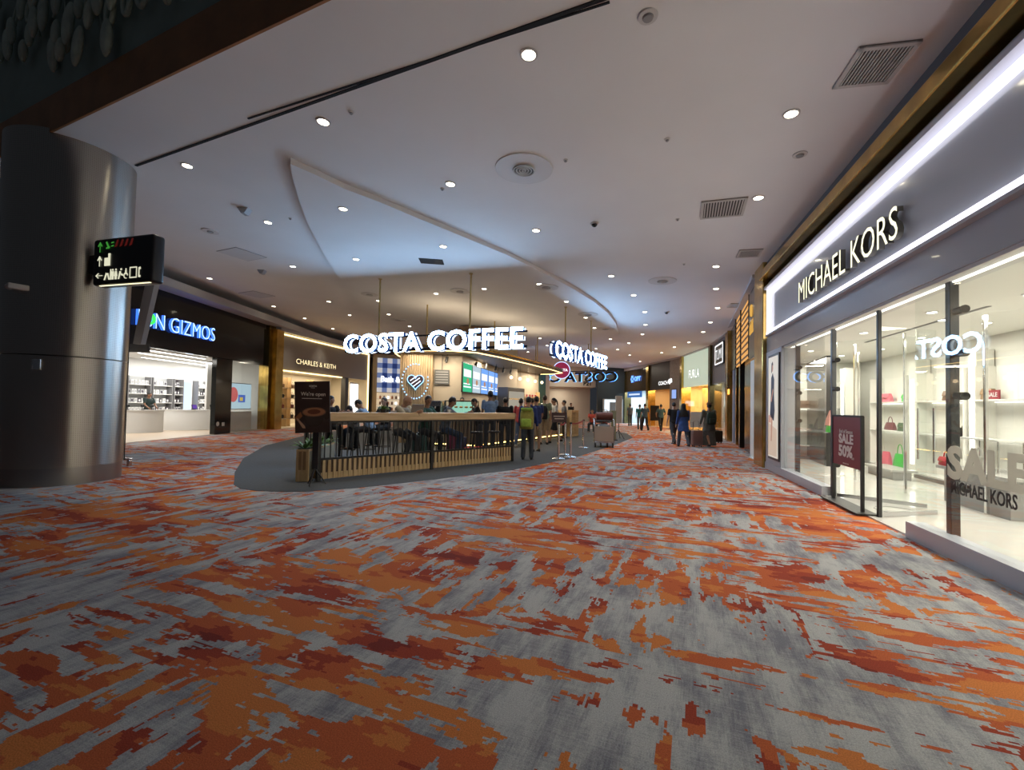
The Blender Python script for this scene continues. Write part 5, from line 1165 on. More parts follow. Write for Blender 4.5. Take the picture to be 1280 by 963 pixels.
# slatted tower with heart logo
TW = Seg((-4.3, 17.1), (-3.05, 17.1))
mb = MB()
for k in range(14): u = TW.L * (k + .5) / 14; mb.box(u - .03, u + .03, -.04, 0, 0, CZ)
mb.box(0, TW.L, 0, .2, 0, CZ); o = TW.put(mb, 'slatted_tower', kslat); tag(o, 'tall wood slatted wall tower carrying the neon heart logo', 'wall panel')
u0, z0 = TW.u_px(520, 477)
g = TW.th('heart_logo', 'blue dotted neon ring with a striped coffee bean heart on the wood slatted tower', 'neon sign', u0, -.06, z0)
nb = E('neon_blue', (.25, .55, 1.0), 2.2)
mb = MB()
for k in range(26):
    a = radians(75) + k / 25 * radians(300); mb.sph((.50 * cos(a) - .02, -.02, .66 * sin(a)), .024, 8, 6)
mb.build('dotted_ring', nb, g, 60)
def heart(s): return [(s * 16 * sin(t) ** 3 / 17, s * (13 * cos(t) - 5 * cos(2 * t) - 2 * cos(3 * t) - cos(4 * t)) / 17) for t in [2 * pi * k / 40 for k in range(40)]]
mb = MB(); mb.prism(heart(.31), -.03, -.005); mb.build('heart', P('heart_dark', (.05, .03, .035), .4), g)
mb = MB(); mb.tube([(x, -.03, z) for x, z in heart(.33)], .014, 6, closed=True); mb.build('heart_outline', nb, g, 60)
for k, (x0, z0_, x1, z1_) in enumerate(((-.2, .02, .05, .2), (-.16, -.10, .16, .13), (-.08, -.2, .2, 0.02))):
    mb = MB(); mb.tube([(x0, -.04, z0_), (x1, -.04, z1_)], .018, 6); mb.build('stripe', E('neon_white', (.8, .9, 1), 1.6), g, 60)
mb = MB(); mb.box(-3.05, -1.95, 17.35, 17.5, 0, CZ); struct(mb.build('wall_kiosk_left', kw))
WM = Seg((-1.95, 17.4), (-.6, 24.2))
mb = MB(); mb.box(0, WM.L, 0, .15, 0, CZ); WM.st(mb, 'wall_kiosk_menu', kw)
BK2 = Seg((-.55, 24.3), (2.3, 27.6))
mb = MB(); mb.box(0, BK2.L, 0, .15, 0, CZ); BK2.st(mb, 'wall_kiosk_back', kw)
mb = MB(); mb.box(BK2.L - 1.1, BK2.L - .5, -.08, 0, 0, CZ); BK2.st(mb, 'trim_30', P('pillar_green', (.015, .06, .05), .4))
sh = BK2.th('back_bar_shelf', 'wooden back bar shelf with cups on the rear cafe wall', 'shelf', .4, -.02, .006)
for z in (1.1, 1.55, 2.0): mb = MB(); mb.box(0, 2.6, -.28, 0, z - .04, z); mb.build('shelf_board', oak, sh)
for x in (0, 2.56): mb = MB(); mb.box(x, x + .04, -.28, 0, 0, 2.3); mb.build('upright', oak, sh)
c0 = None
for z in (1.1, 1.55, 2.0):
    for k in range(9):
        loc = BK2.w(.6 + k * .27, -.16, z + .006)
        if c0 is None:
            c0 = thing('paper_cup', 'paper cup on the wooden back bar shelf', 'cup', loc, 0, 'cups on the back bar shelf')
            mb = MB(); mb.cyl((0, 0, 0), (0, 0, .15), .04, .055, 12); mb.build('cup_body', P('cup_red', (.35, .03, .06), .5), c0, 40); mb = MB(); mb.cyl((0, 0, .15), (0, 0, .165), .058, .05, 12); mb.build('lid', white_paint, c0, 40)
        else: dup(c0, loc)
# menu screens
us = [WM.u_px(576, 477)[0], WM.u_px(624, 477)[0]]; n = 5; wsc = (us[1] - us[0]) / n
cols = [((.05, .45, .22), 'green'), ((.45, .55, .62), 'pale photo'), ((.18, .38, .85), 'blue'), ((.20, .40, .88), 'blue'), ((.16, .34, .80), 'blue')]
ordn = ('first', 'second', 'third', 'fourth', 'fifth')
for k in range(n):
    g = WM.th('menu_screen', '%s lit menu screen, %s from the tower end of the cafe menu row' % (cols[k][1], ordn[k]), 'screen', us[0] + k * wsc, -.05, 1.98)
    mb = MB(); mb.box(.02, wsc - .02, -.02, .04, 0, 1.18, .006); mb.build('bezel', black, g)
    mb = MB(); mb.box(.05, wsc - .05, -.026, -.02, .03, 1.15); dsp = mb.build('display', E('menu_%d' % k, cols[k][0], .85), g)
    mb = MB(); mb.box(.12, wsc - .2, -.03, -.026, .62, .92); mb.box(.12, wsc - .2, -.03, -.026, .2, .26); mb.box(.12, wsc - .35, -.03, -.026, .32, .37); mb.build('menu_text', E('menu_text', (.85, .9, 1), .9), dsp)
    mb = MB(); mb.sph((wsc * .5, -.03, .46), (.16, .005, .12)); mb.build('menu_picture', E('menu_pic', (.55, .28, .15), .7), dsp)
# grey light board on the left kiosk wall
g = thing('price_board', 'small dark hanging price board on the beige kiosk wall beside the tower', 'board', (-2.72, 17.28, 2.55))
mb = MB(); mb.box(-.28, .28, 0, .05, -.28, .28); mb.build('board', P('board_grey', (.12, .12, .12), .5), g)
for k in range(5): mb = MB(); mb.box(-.24, .24, -.008, 0, -.22 + k * .1, -.19 + k * .1); mb.build('text_line', P('board_text', (.4, .4, .4), .5), g)
mb = MB(); mb.cyl((0, .02, .28), (0, .02, .86), .012, seg=6); mb.build('hanger', black, g, 40)
# counters
K1 = Seg((-3.7, 16.2), (-1.25, 15.3)); K2 = Seg((-1.15, 15.35), (2.75, 22.6))
def kcounter(seg, label, h=1.12):
    g = seg.th('cafe_counter', label, 'counter', 0, 0, .006)
    mb = MB(); mb.box(0, seg.L, .04, .62, .12, h - .05); mb.build('carcass', slat_d, g)
    n = int(seg.L / .12); mb = MB()
    for k in range(n): u = seg.L * (k + .5) / n; mb.box(u - .04, u + .04, .0, .04, .14, h - .06)
    mb.build('slatted_front', kslat, g)
    mb = MB(); mb.box(-.02, seg.L + .02, -.05, .66, h - .05, h, .008); mb.build('worktop', P('counter_stone', (.40, .36, .31), .25), g)
    mb = MB(); mb.box(.02, seg.L - .02, .08, .55, 0, .12); mb.build('plinth', black, g)
    mb = MB(); mb.box(.02, seg.L - .02, .045, .07, .085, .115); mb.build('foot_glow', E('foot_led', (1, .66, .18), 6.0), g)
kcounter(K1, 'cafe counter section facing the seating, below the beige kiosk wall'); kcounter(K2, 'long cafe ordering counter with a warm glow at its foot along the queue')
g = thing('counter_end_block', 'pale wooden block at the far end of the ordering counter', 'counter', (2.95, 22.4, .006), K2.rz)
mb = MB(); mb.box(-.1, .9, -.1, .7, 0, 1.28, .01); mb.build('block', oak, g)
for k in range(6): mb = MB(); mb.box(.0 + k * .15, .05 + k * .15, -.13, -.1, .1, 1.2); mb.build('batten', oak, g)
mb = MB(); mb.box(-.12, .92, -.14, .72, 1.28, 1.32); mb.build('top', oak, g)
# machines and display case on the counter
g = K1.th('coffee_machine', 'grey box coffee machine on the counter behind the hooded man', 'coffee machine', .9, .32, 1.126)
mb = MB(); mb.box(-.32, .32, -.2, .22, 0, .5, .02); mb.build('body', steel, g); mb = MB(); mb.box(-.28, .28, -.21, -.2, .05, .3); mb.build('panel', black, g)
for x in (-.12, .12): mb = MB(); mb.cyl((x, -.22, .22), (x, -.22, .3), .03, seg=10); mb.build('group_head', chrome, g, 40)
g = K1.th('pastry_case', 'lit glass pastry case with black frame on the cafe counter', 'display case', 1.95, .3, 1.126)
mb = MB()
for q in ((-.55, -.25), (.52, -.25), (-.55, .22), (.52, .22)): mb.box(q[0], q[0] + .03, q[1], q[1] + .03, 0, .5)
for y in (-.25, .22): mb.box(-.55, .55, y, y + .03, .48, .51); mb.box(-.55, .55, y, y + .03, .0, .03)
for x in (-.55, .52): mb.box(x, x + .03, -.25, .25, .48, .51)
mb.build('frame', black, g)
mb = MB(); mb.box(-.52, .52, -.245, -.24, .03, .48); mb.build('glass', clear_glass, g); mb = MB(); mb.box(-.5, .5, .2, .21, .05, .47); mb.build('lit_back', E('case_glow', (.45, .9, .7), .55), g); mb = MB(); mb.box(-.5, .5, -.22, .2, .24, .25); mb.build('shelf', clear_glass, g)
for k in range(5):
    b = K1.th('pastry', 'small golden pastry in the lit glass pastry case', 'pastry', 1.95 - .4 + k * .2, .26, 1.377, 'pastries in the glass case'); mb = MB(); mb.sph((0, 0, .035), (.07, .05, .035), 10, 8); mb.build('crust', P('crust', (.5, .25, .07), .5, vary=.2), b, 60)
g = K2.th('espresso_machine', 'silver espresso machine on the far end of the ordering counter', 'coffee machine', 6.6, .34, 1.126)
mb = MB(); mb.box(-.45, .45, -.22, .25, .06, .5, .03); mb.build('body', steel, g)
for x in (-.4, .36): mb = MB(); mb.box(x, x + .05, -.2, .2, 0, .06); mb.build('foot', black, g)
for x in (-.2, .2): mb = MB(); mb.cyl((x, -.26, .22), (x, -.2, .26), .035, seg=10); mb.build('group_head', chrome, g, 40)
g = K2.th('bottle_fridge', 'tall glass drinks fridge at the back of the cafe under the canopy', 'fridge', 7.2, 2.3, .006)
mb = MB(); mb.box(-.9, .9, 0, .6, 0, 2.4, .02); mb.build('cabinet', dark_grey, g); mb = MB(); mb.box(-.82, .82, -.012, 0, .3, 2.2); mb.build('lit_glass', E('fridge_lit', (.55, .5, .4), .5), g)
for z in (.8, 1.3, 1.8): mb = MB(); mb.box(-.82, .82, -.03, -.012, z, z + .05); mb.build('shelf_edge', steel, g)
for k in range(5):
    x, y = (.3, 20.6) if k == 0 else (.3 + k * .42, 20.6 + k * 1.0)
    g = thing('pendant_lamp', 'small glowing globe pendant under the cafe canopy', 'pendant lamp', (x - .35, y, CZ), 0, 'globe pendants over the counter')
    mb = MB(); mb.cyl((0, 0, -.55), (0, 0, 0), .008, seg=6); mb.build('cord', black, g, 40); mb = MB(); mb.sph((0, 0, -.62), .08); mb.build('globe', E('globe_glow', (1, .72, .42), 3.0), g, 60)

# ---------------------------------------------------------------- seating
def stool(label, x, y, rz=0, h=.78, grp='dark bar stools behind the railing'):
    g = thing('bar_stool', label, 'stool', (x, y, .006), rz, grp)
    mb = MB(); mb.cyl((0, 0, h - .05), (0, 0, h), .17, .175, 24); mb.build('seat', P('stool_seat', (.03, .026, .024), .5), g, 40)
    for a in range(4):
        t = pi / 4 + a * pi / 2; mb = MB(); mb.tube([(.10 * cos(t), .10 * sin(t), h - .05), (.20 * cos(t), .20 * sin(t), 0)], .013, 8); mb.build('leg', matt_black, g, 40)
    mb = MB(); mb.tube([(.165 * cos(a), .165 * sin(a), .28) for a in [2 * pi * k / 24 for k in range(24)]], .009, 6, closed=True); mb.build('foot_ring', matt_black, g, 60)
    return g
STOOLS = [RL.w(RL.u_px(q, 530, .62)[0], .62) for q in (500, 531, 556)]
for k, p in enumerate(STOOLS): stool(('dark bar stool under the bald man', 'dark bar stool under the man in the green shirt', 'dark bar stool under the man in the grey hooded top')[k], p.x, p.y, 0, .80, None)
for q in (596, 618): p = RL.w(RL.u_px(q, 530, .6)[0], .6); stool('empty dark bar stool behind the railing near its open end', p.x, p.y)
tp = atY(425, 535, 11.6)
g = thing('round_table', 'dark round cafe table behind the railing next to the coffee poster', 'table', (tp.x, tp.y, .006))
mb = MB(); mb.cyl((0, 0, .93), (0, 0, .97), .42, .42, 36); mb.build('tabletop', P('tabletop_dark', (.05, .04, .035), .3), g, 40)
mb = MB(); mb.cyl((0, 0, .03), (0, 0, .93), .035, seg=14); mb.build('pedestal', matt_black, g, 40); mb = MB(); mb.cyl((0, 0, 0), (0, 0, .03), .27, .25, 28); mb.build('base', matt_black, g, 40)
def chair(label, x, y, rz, grp=None):
    g = thing('cafe_chair', label, 'chair', (x, y, .006), rz, grp); cm = P('chair_dark', (.045, .032, .024), .5)
    mb = MB(); mb.box(-.21, .21, -.21, .21, .43, .47, .012); mb.build('seat', cm, g)
    mb = MB(); mb.loft([[(.20 * cos(a) * 1.0, -.20 - .04 * cos(a * 2) * 0 + .05 * abs(cos(a)), z) for a in [pi * k / 8 for k in range(9)]] + [(.20 * cos(a), -.225 + .05 * abs(cos(a)), z) for a in [pi * k / 8 for k in range(8, -1, -1)]] for z in (.62, .84)]); mb.build('backrest', cm, g, 60)
    for sx in (-.18, .18):
        for sy in (-.18, .18): mb = MB(); mb.tube([(sx, sy, .44), (sx * 1.1, sy * 1.1, 0)], .014, 8); mb.build('leg', matt_black, g, 40)
        mb = MB(); mb.tube([(sx, -.18, .45), (sx, -.205, .66)], .012, 8); mb.build('back_post', matt_black, g, 40)
    return g
TP = tp
stool('dark bar stool under the person in the pale blue striped shirt', tp.x + .74, tp.y + .15, 0, .76, None)
stool('dark bar stool under the hunched person in white', tp.x + .1, tp.y + .80, 0, .70, None); stool('dark bar stool under the person in black by the coffee poster', tp.x - .57, tp.y + .64, 0, .78, None)
# laptop and plant on the bar top
lp = RL.w(RL.u_px(520, 514, .2)[0], .18)
g = thing('laptop', 'open grey laptop on the wood bar in front of the man in green', 'laptop', (lp.x, lp.y, 1.296), RL.rz)
mb = MB(); mb.box(-.16, .16, -.02, .20, 0, .016, .004); mb.build('base', P('laptop_grey', (.20, .19, .18), .35, .6), g); mb = MB(); mb.box(-.16, .16, -.035, -.023, .01, .20, .003, M=Matrix.Translation((0, 0, 0)) @ Matrix.Rotation(.2, 4, 'X')); mb.build('lid', P('laptop_grey', (.20, .19, .18), .35, .6), g)
pp_ = RL.w(RL.u_px(479, 514, .2)[0], .2)
g = thing('potted_plant', 'small green plant in a dark pot on the wood bar beside the bald man', 'plant', (pp_.x, pp_.y, 1.296))
mb = MB(); mb.cyl((0, 0, 0), (0, 0, .07), .06, .075, 18); mb.build('pot', black, g, 40); plant(g, 0, 0, .07, .16, 26, leaf_m2); plant(g, .02, .02, .07, .12, 18, leaf_m)
cp_ = RL.w(RL.u_px(560, 515, .2)[0], .16); g = thing('coffee_cup', 'white coffee cup on the wood bar before the hooded man', 'cup', (cp_.x, cp_.y, 1.296)); mb = MB(); mb.cyl((0, 0, 0), (0, 0, .08), .03, .04, 16); mb.build('cup_body', white_paint, g, 40); mb = MB(); mb.tube([(.035 + .022 * sin(a), 0, .045 + .025 * cos(a)) for a in [pi * k / 8 for k in range(9)]], .005, 6); mb.build('handle', white_paint, g, 60)

# ---------------------------------------------------------------- luggage and queue furniture
def suitcase(label, p, rz, mat, w_=.42, d=.26, h=.60, handle=.0):
    g = thing('suitcase', label, 'suitcase', (p.x, p.y, p.z), rz)
    mb = MB(); mb.box(-w_ / 2, w_ / 2, -d / 2, d / 2, .06, .06 + h, .04, 3); shl = mb.build('shell', mat, g, 40)
    for k in range(4): x = -w_ / 2 + w_ * (k + .9) / 4.8; mb = MB(); mb.box(x - .012, x + .012, -d / 2 - .008, d / 2 + .008, .12, h, .006); mb.build('rib', mat, shl)
    for sx in (-1, 1):
        for sy in (-1, 1): mb = MB(); mb.cyl((sx * (w_ / 2 - .06) - .012, sy * (d / 2 - .05), .03), (sx * (w_ / 2 - .06) + .012, sy * (d / 2 - .05), .03), .03, seg=12); mb.build('wheel', black, g, 40)
    mb = MB(); t = .06 + h; mb.tube([(-.08, 0, t - .01), (-.08, 0, t + .03), (.08, 0, t + .03), (.08, 0, t - .01)], .012, 6); mb.build('carry_handle', black, g, 40)
    if handle:
        mb = MB(); mb.tube([(-.10, d * .3, t - .01), (-.10, d * .3, t + handle), (.10, d * .3, t + handle), (.10, d * .3, t - .01)], .009, 6); mb.build('pull_handle', steel, g, 40)
    return g
z6 = Vector((0, 0, .006))
p = atY(524, 540, 12.6); suitcase('dark green suitcase behind the railing next to the man in green', Vector((p.x, p.y, .006)), .5, P('case_green', (.012, .05, .04), .4))
p = atY(568, 540, 12.9); suitcase('maroon suitcase behind the railing near the hooded man', Vector((p.x, p.y, .006)), .6, P('case_maroon', (.16, .02, .05), .5), .40, .28, .64)
p = atY(592, 550, 13.3); g = thing('duffel_bag', 'bright red duffel bag on the cafe floor behind the railing', 'bag', (p.x, p.y, .006), .6)
mb = MB(); mb.cyl((-.26, 0, .13), (.26, 0, .13), .13, seg=20); mb.build('body', P('duffel_red', (.55, .03, .03), .6), g, 40); mb = MB(); mb.tube([(-.12, 0, .25), (-.08, 0, .36), (.08, 0, .36), (.12, 0, .25)], .012, 6); mb.build('strap', black, g, 40); mb = MB(); mb.box(-.24, .24, -.012, .012, .255, .268); mb.build('zip', black, g)
p = atY(576, 545, 13.6); suitcase('small navy suitcase beside the red duffel bag behind the railing', Vector((p.x, p.y, .006)), .4, P('case_navy', (.02, .03, .08), .5), .34, .22, .45)
def stanchion(label, p, h=.98, sign=False, belt_to=None):
    g = thing('queue_stanchion', label, 'stanchion', (p.x, p.y, .006))
    mb = MB(); mb.loft([[(r * cos(2 * pi * k / 28), r * sin(2 * pi * k / 28), z) for k in range(28)] for r, z in ((.19, 0), (.19, .012), (.12, .035), (.035, .05))]); mb.build('base', steel, g, 40)
    mb = MB(); mb.cyl((0, 0, .05), (0, 0, h), .032, seg=18); mb.build('post', chrome, g, 40)
    mb = MB(); mb.cyl((0, 0, h), (0, 0, h + .05), .04, seg=18); mb.build('head', black, g, 40)
    if belt_to is not None:
        d = belt_to - p; mb = MB(); mb.loft([[(d.x * t + .004 * s, d.y * t, h - .005 - .05 * sin(pi * t) + q) for s, q in ((1, .05), (-1, .05), (-1, 0), (1, 0))] for t in [k / 10 for k in range(11)]]); mb.build('belt', P('belt_red', (.30, .03, .03), .6), g)
    if sign:
        mb = MB(); mb.box(-.21, .21, -.015, .015, h + .06, h + .34, .005); spl = mb.build('sign_plate', P('plate_brown', (.07, .035, .035), .4), g)
        for k, q in enumerate((.16, .13)): mb = MB(); mb.box(-q, q, -.019, -.015, h + .22 - k * .07, h + .245 - k * .07); mb.build('text_line', cream, spl)
    return g
q1, q2, q3, q4 = fl(698, 574), fl(713, 572), fl(706, 569), fl(729, 560)
stanchion('steel queue post with a small brown sign plate at the cafe queue entrance', q1, sign=True); stanchion('steel queue post standing beside the sign plate post', q2, belt_to=q4); stanchion('steel queue post behind the sign plate post', q3, belt_to=q1)
stanchion('steel queue post standing alone near the luggage trolley', q4)
# luggage trolley
tp2 = fl(755, 560)
g = thing('luggage_trolley', 'airport luggage trolley with a beige panel on the grey carpet', 'trolley', (tp2.x, tp2.y, .006), radians(-8))
mb = MB(); mb.box(-.36, .36, -.02, .02, .22, .78, .01); mb.build('front_panel', P('trolley_beige', (.45, .38, .31), .5), g)
mb = MB(); mb.box(-.34, .34, .02, .9, .17, .21, .01); mb.build('deck', steel, g)
for x in (-.36, .36): mb = MB(); mb.tube([(x, -.02, .2), (x, 0, .8), (x, .25, 1.02), (x, .95, 1.04)], .02, 8); mb.build('side_frame', steel, g, 40)
mb = MB(); mb.tube([(-.36, .95, 1.04), (.36, .95, 1.04)], .022, 8); mb.build('push_bar', black, g, 40)
for x in (-.32, -.12, .12, .32): mb = MB(); mb.cyl((x - .025, .05, .085), (x + .025, .05, .085), .085, seg=16); o = mb.build('wheel', black, g, 40); mb = MB(); mb.box(x - .035, x + .035, .03, .07, .09, .2); mb.build('fork', dark_grey, g)
mb = MB(); mb.box(-.30, .30, .1, .5, .95, 1.0, .01); mb.build('basket', dark_grey, g)
g = thing('travel_bag', 'soft dark red travel bag lying on the luggage trolley basket', 'bag', (tp2.x + .05, tp2.y + .3, 1.012), 0); mb = MB(); mb.cyl((-.3, 0, .15), (.3, 0, .15), .15, seg=18); mb.build('body', P('bag_maroon', (.13, .035, .025), .6), g, 40); mb = MB(); mb.tube([(-.14, 0, .29), (-.1, 0, .40), (.1, 0, .40), (.14, 0, .29)], .012, 6); mb.build('strap', black, g, 40)
suitcase('upright steel-grey suitcase standing on the trolley deck', Vector((tp2.x + .1, tp2.y + .62, .222)), .1, P('case_steel', (.25, .26, .27), .4), .42, .24, .55)
bn = fl(773, 549)
g = thing('banner_stand', 'narrow beige banner on a small black tripod beyond the trolley', 'banner stand', (bn.x, bn.y, .006), .6)
for a in (-90, 30, 150): a = radians(a); mb = MB(); mb.tube([(0, 0, .42), (.36 * cos(a), .36 * sin(a), .015)], .016, 6); mb.build('leg', black, g, 40)
mb = MB(); mb.cyl((0, 0, .4), (0, 0, .8), .016, seg=8); mb.build('pole', black, g, 40); mb = MB(); mb.box(-.22, .22, -.02, .02, .75, 2.05, .006); mb.build('panel', P('banner_beige', (.50, .43, .33), .5), g)
bn2 = atY(764, 535, 20.5)
g = thing('banner_stand', 'narrow olive banner on a stand just behind the trolley', 'banner stand', (bn2.x + .1, bn2.y, .006), .3); mb = MB(); mb.box(-.14, .14, -.14, .14, 0, .03); mb.build('base', black, g); mb = MB(); mb.box(-.13, .13, -.015, .015, .03, 1.35, .006); mb.build('panel', P('banner_olive', (.26, .24, .13), .6), g)
# ================================================================ PEOPLE
SKIN = {'tan': P('skin_tan', (.38, .21, .13), .55), 'light': P('skin_light', (.52, .33, .24), .55), 'brown': P('skin_brown', (.22, .11, .065), .55)}
HAIR = {'black': P('hair_black', (.010, .009, .009), .5, bump=.4, bscale=120), 'brown': P('hair_brown', (.05, .028, .016), .5, bump=.4, bscale=120)}
SHOE_B = P('shoe_black', (.012, .012, .012), .5); SHOE_W = P('shoe_white', (.55, .54, .52), .5)
eye_m = P('eye_dark', (.015, .012, .01), .2); lip_m = P('lip', (.34, .13, .11), .5)
def frustum(mb, p0, p1, r0, r1, seg=14):
    p0, p1 = Vector(p0), Vector(p1)
    if (p1 - p0).length > 1e-4: mb.cyl(p0, p1, r0, r1, seg)
    mb.sph(p0, r0, seg, 8); mb.sph(p1, r1, seg, 8)
def remesh(mb, name, mat, parent, vox, smooth=3):
    me = bpy.data.meshes.new('tmp'); bmesh.ops.recalc_face_normals(mb.bm, faces=mb.bm.faces); mb.bm.to_mesh(me); mb.bm.free()
    o = bpy.data.objects.new('tmp', me); C.objects.link(o)
    r = o.modifiers.new('r', 'REMESH'); r.mode = 'VOXEL'; r.voxel_size = vox; r.adaptivity = 0
    sm = o.modifiers.new('s', 'SMOOTH'); sm.iterations = smooth; sm.factor = .5
    dg = bpy.context.evaluated_depsgraph_get(); m2 = bpy.data.meshes.new_from_object(o.evaluated_get(dg))
    bpy.data.objects.remove(o); bpy.data.meshes.remove(me)
    m2.name = name; m2.materials.clear(); m2.materials.append(mat)
    for p in m2.polygons: p.use_smooth = True
    ob = bpy.data.objects.new(name, m2); C.objects.link(ob); ob.parent = parent
    return ob
def ell(c, ax, ay, rx, ry, n=18):
    return [Vector(c) + ax * (rx * cos(2 * pi * k / n)) + ay * (ry * sin(2 * pi * k / n)) for k in range(n)]
X = Vector((1, 0, 0))
def person(label, loc, rz, H=1.70, lean=0.03, legs=((.03, .05, .02), (-.03, .05, .02)), arms=((.05, .12, .25, 0), (.0, .12, .25, 0)), head=(0.0, 0.0),
           skin='tan', hair=('black', 'short'), top=(None, 'short'), bot=(None, 'long'), shoes=None, seat=None, width=1.0, vox=.0105):
    s = H / 1.72
    g = thing('person', label, 'person', loc, rz)
    top_m, top_k = top; bot_m, bot_k = bot; sk = SKIN[skin]
    up = Vector((0, sin(lean), cos(lean))); fw = Vector((0, cos(lean), -sin(lean)))
    pel = Vector((0, 0, 0))
    J = {}
    low = 1e9
    for i, sd in enumerate((1, -1)):
        a, b, ab = legs[i]
        hip = pel + Vector((sd * .092 * width, 0, -.02)); d1 = Vector((sd * ab, sin(a), -cos(a))).normalized(); kn = hip + d1 * .43
        d2 = Vector((sd * ab * .3, sin(a - b), -cos(a - b))).normalized(); an = kn + d2 * .42
        J['hip', i], J['kn', i], J['an', i] = hip, kn, an; low = min(low, an.z)
    base = -low + .085 if seat is None else seat / s + .09
    off = Vector((0, 0, base))
    for k in list(J): J[k] = (J[k] + off)
    pel = pel + off
    ch = pel + up * .33; nb = pel + up * .52; sh0 = pel + up * .49
    hp, hy = head
    hup = Vector((0, sin(lean + hp), cos(lean + hp))); hc = nb + up * .055 + hup * .125
    Mh = Matrix.Rotation(hy, 3, up) @ Matrix.Rotation(-(lean + hp), 3, 'X')
    for i, sd in enumerate((1, -1)):
        a, ab, b, inn = arms[i]
        sh = sh0 + X * sd * .185 * width
        d1 = Vector((sd * ab, sin(a + lean), -cos(a + lean))).normalized(); el = sh + d1 * .29
        d2 = Vector((sd * (ab * .5) - sd * inn, sin(a + lean + b), -cos(a + lean + b))).normalized(); wr = el + d2 * .25
        J['sh', i], J['el', i], J['wr', i], J['fd', i] = sh, el, wr, d2
    def S_(v): return Vector(v) * s
    W = width
    torso = [(-.06, .150, .105), (.02, .165, .115), (.12, .150, .105), (.22, .150, .108), (.34, .170, .118), (.44, .172, .108), (.49, .135, .085), (.52, .065, .060), (.58, .055, .055)]
    def torso_rings(lo, hi, inf, bell=0.0):
        rs = []
        for h, rx, ry in torso:
            if lo - 1e-6 <= h <= hi + 1e-6: rs.append(ell(S_(pel + up * h + fw * (.012 if .3 < h < .5 else 0)), X, fw, (rx * W + inf + bell * max(0, .2 - h)) * s, (ry * W + inf + bell * max(0, .2 - h)) * s))
        return rs
    # ---- body: one continuous surface with head, hands and five fingers
    mb = MB(); mb.loft(torso_rings(-.06, .58, 0))
    for i, sd in enumerate((1, -1)):
        frustum(mb, S_(J['hip', i]), S_(J['kn', i]), .082 * s * W, .054 * s); frustum(mb, S_(J['kn', i]), S_(J['an', i]), .054 * s, .036 * s)
        calf = J['kn', i].lerp(J['an', i], .3); mb.sph(S_(calf + Vector((0, -.010, 0))), (.047 * s, .049 * s, .10 * s), 12, 8)
        mb.sph(S_(J['an', i] + Vector((0, .06, -.045))), (.038 * s, .115 * s, .036 * s), 12, 8)
        frustum(mb, S_(J['sh', i]), S_(J['el', i]), .050 * s * W, .038 * s); frustum(mb, S_(J['el', i]), S_(J['wr', i]), .038 * s, .026 * s)
        d = J['fd', i]; lat = d.cross(X); lat = lat.normalized() if lat.length > .1 else Vector((0, 1, 0)); nrm = d.cross(lat).normalized()
        if nrm.x * sd > 0: nrm = -nrm
        if lat.y < 0: lat = -lat
        pc = J['wr', i] + d * .05
        Mp = Matrix((lat, d, nrm)).transposed()
        mb.sph(S_(pc), (.042 * s, .055 * s, .017 * s), 12, 8, Mp)
        for q, (o_, ln) in enumerate(((.032, .068), (.011, .078), (-.011, .072), (-.031, .056))):
            b0 = pc + d * .04 + lat * o_; b1 = b0 + (d + nrm * .25).normalized() * ln * .55; b2 = b1 + (d + nrm * .8).normalized() * ln * .5
            mb.tube([S_(b0), S_(b1), S_(b2)], [.0098 * s, .0094 * s, .0085 * s], 7)
        t0 = pc - d * .02 + lat * .034; t1 = t0 + (d * .6 + lat * .7 + nrm * .3).normalized() * .038; t2 = t1 + (d + lat * .15 + nrm * .3).normalized() * .03
        mb.tube([S_(t0), S_(t1), S_(t2)], [.012 * s, .0105 * s, .009 * s], 7)
    mb.sph(S_(hc), (.077 * s, .097 * s, .112 * s), 20, 14, Mh); mb.sph(S_(hc + Mh @ Vector((0, .030, -.055))), (.056 * s, .062 * s, .068 * s), 16, 10, Mh)
    mb.cyl(S_(nb), S_(hc + Mh @ Vector((0, -.01, -.05))), .056 * s, .050 * s, 14)
    mb.cyl(S_(hc + Mh @ Vector((0, .088, .01))), S_(hc + Mh @ Vector((0, .112, -.028))), .010 * s, .018 * s, 8); mb.sph(S_(hc + Mh @ Vector((0, .075, .028))), (.055 * s, .022 * s, .012 * s), 10, 6, Mh)
    for sd in (1, -1): mb.sph(S_(hc + Mh @ Vector((sd * .079, -.005, -.01))), (.012 * s, .020 * s, .032 * s), 8, 6, Mh)
    remesh(mb, 'body', sk, g, vox * s, 2)
    for sd in (1, -1): mb = MB(); mb.sph(S_(hc + Mh @ Vector((sd * .031, .090, .008))), (.012 * s, .008 * s, .007 * s), 8, 6, Mh); mb.build('eye', eye_m, g, 60)
    
    mb = MB(); mb.sph(S_(hc + Mh @ Vector((0, .090, -.060))), (.022 * s, .006 * s, .006 * s), 8, 6, Mh); mb.build('mouth', lip_m, g, 60)
    # ---- clothes
    dress = bot_k in ('robe',)
    mb = MB(); bell = .12 if top_k in ('loose', 'tunic') else 0.02
    rs = torso_rings(-.06, .52, .014, bell)
    if top_k == 'tunic': rs = [ell(S_(pel + up * -.30), X, fw, .24 * s * W, .19 * s * W)] + rs
    mb.loft(rs)
    for i in (0, 1):
        a, b, c = J['sh', i], J['el', i], J['wr', i]
        if top_k == 'short': e = a.lerp(b, .72); mb.cyl(S_(a), S_(e), .064 * s * W, .058 * s, 14); mb.sph(S_(a), .066 * s * W)
        else:
            mb.sph(S_(a), .066 * s * W); mb.cyl(S_(a), S_(b), .062 * s * W, .052 * s, 14); mb.sph(S_(b), .052 * s); mb.cyl(S_(b), S_(b.lerp(c, .97)), .052 * s, .038 * s, 14)
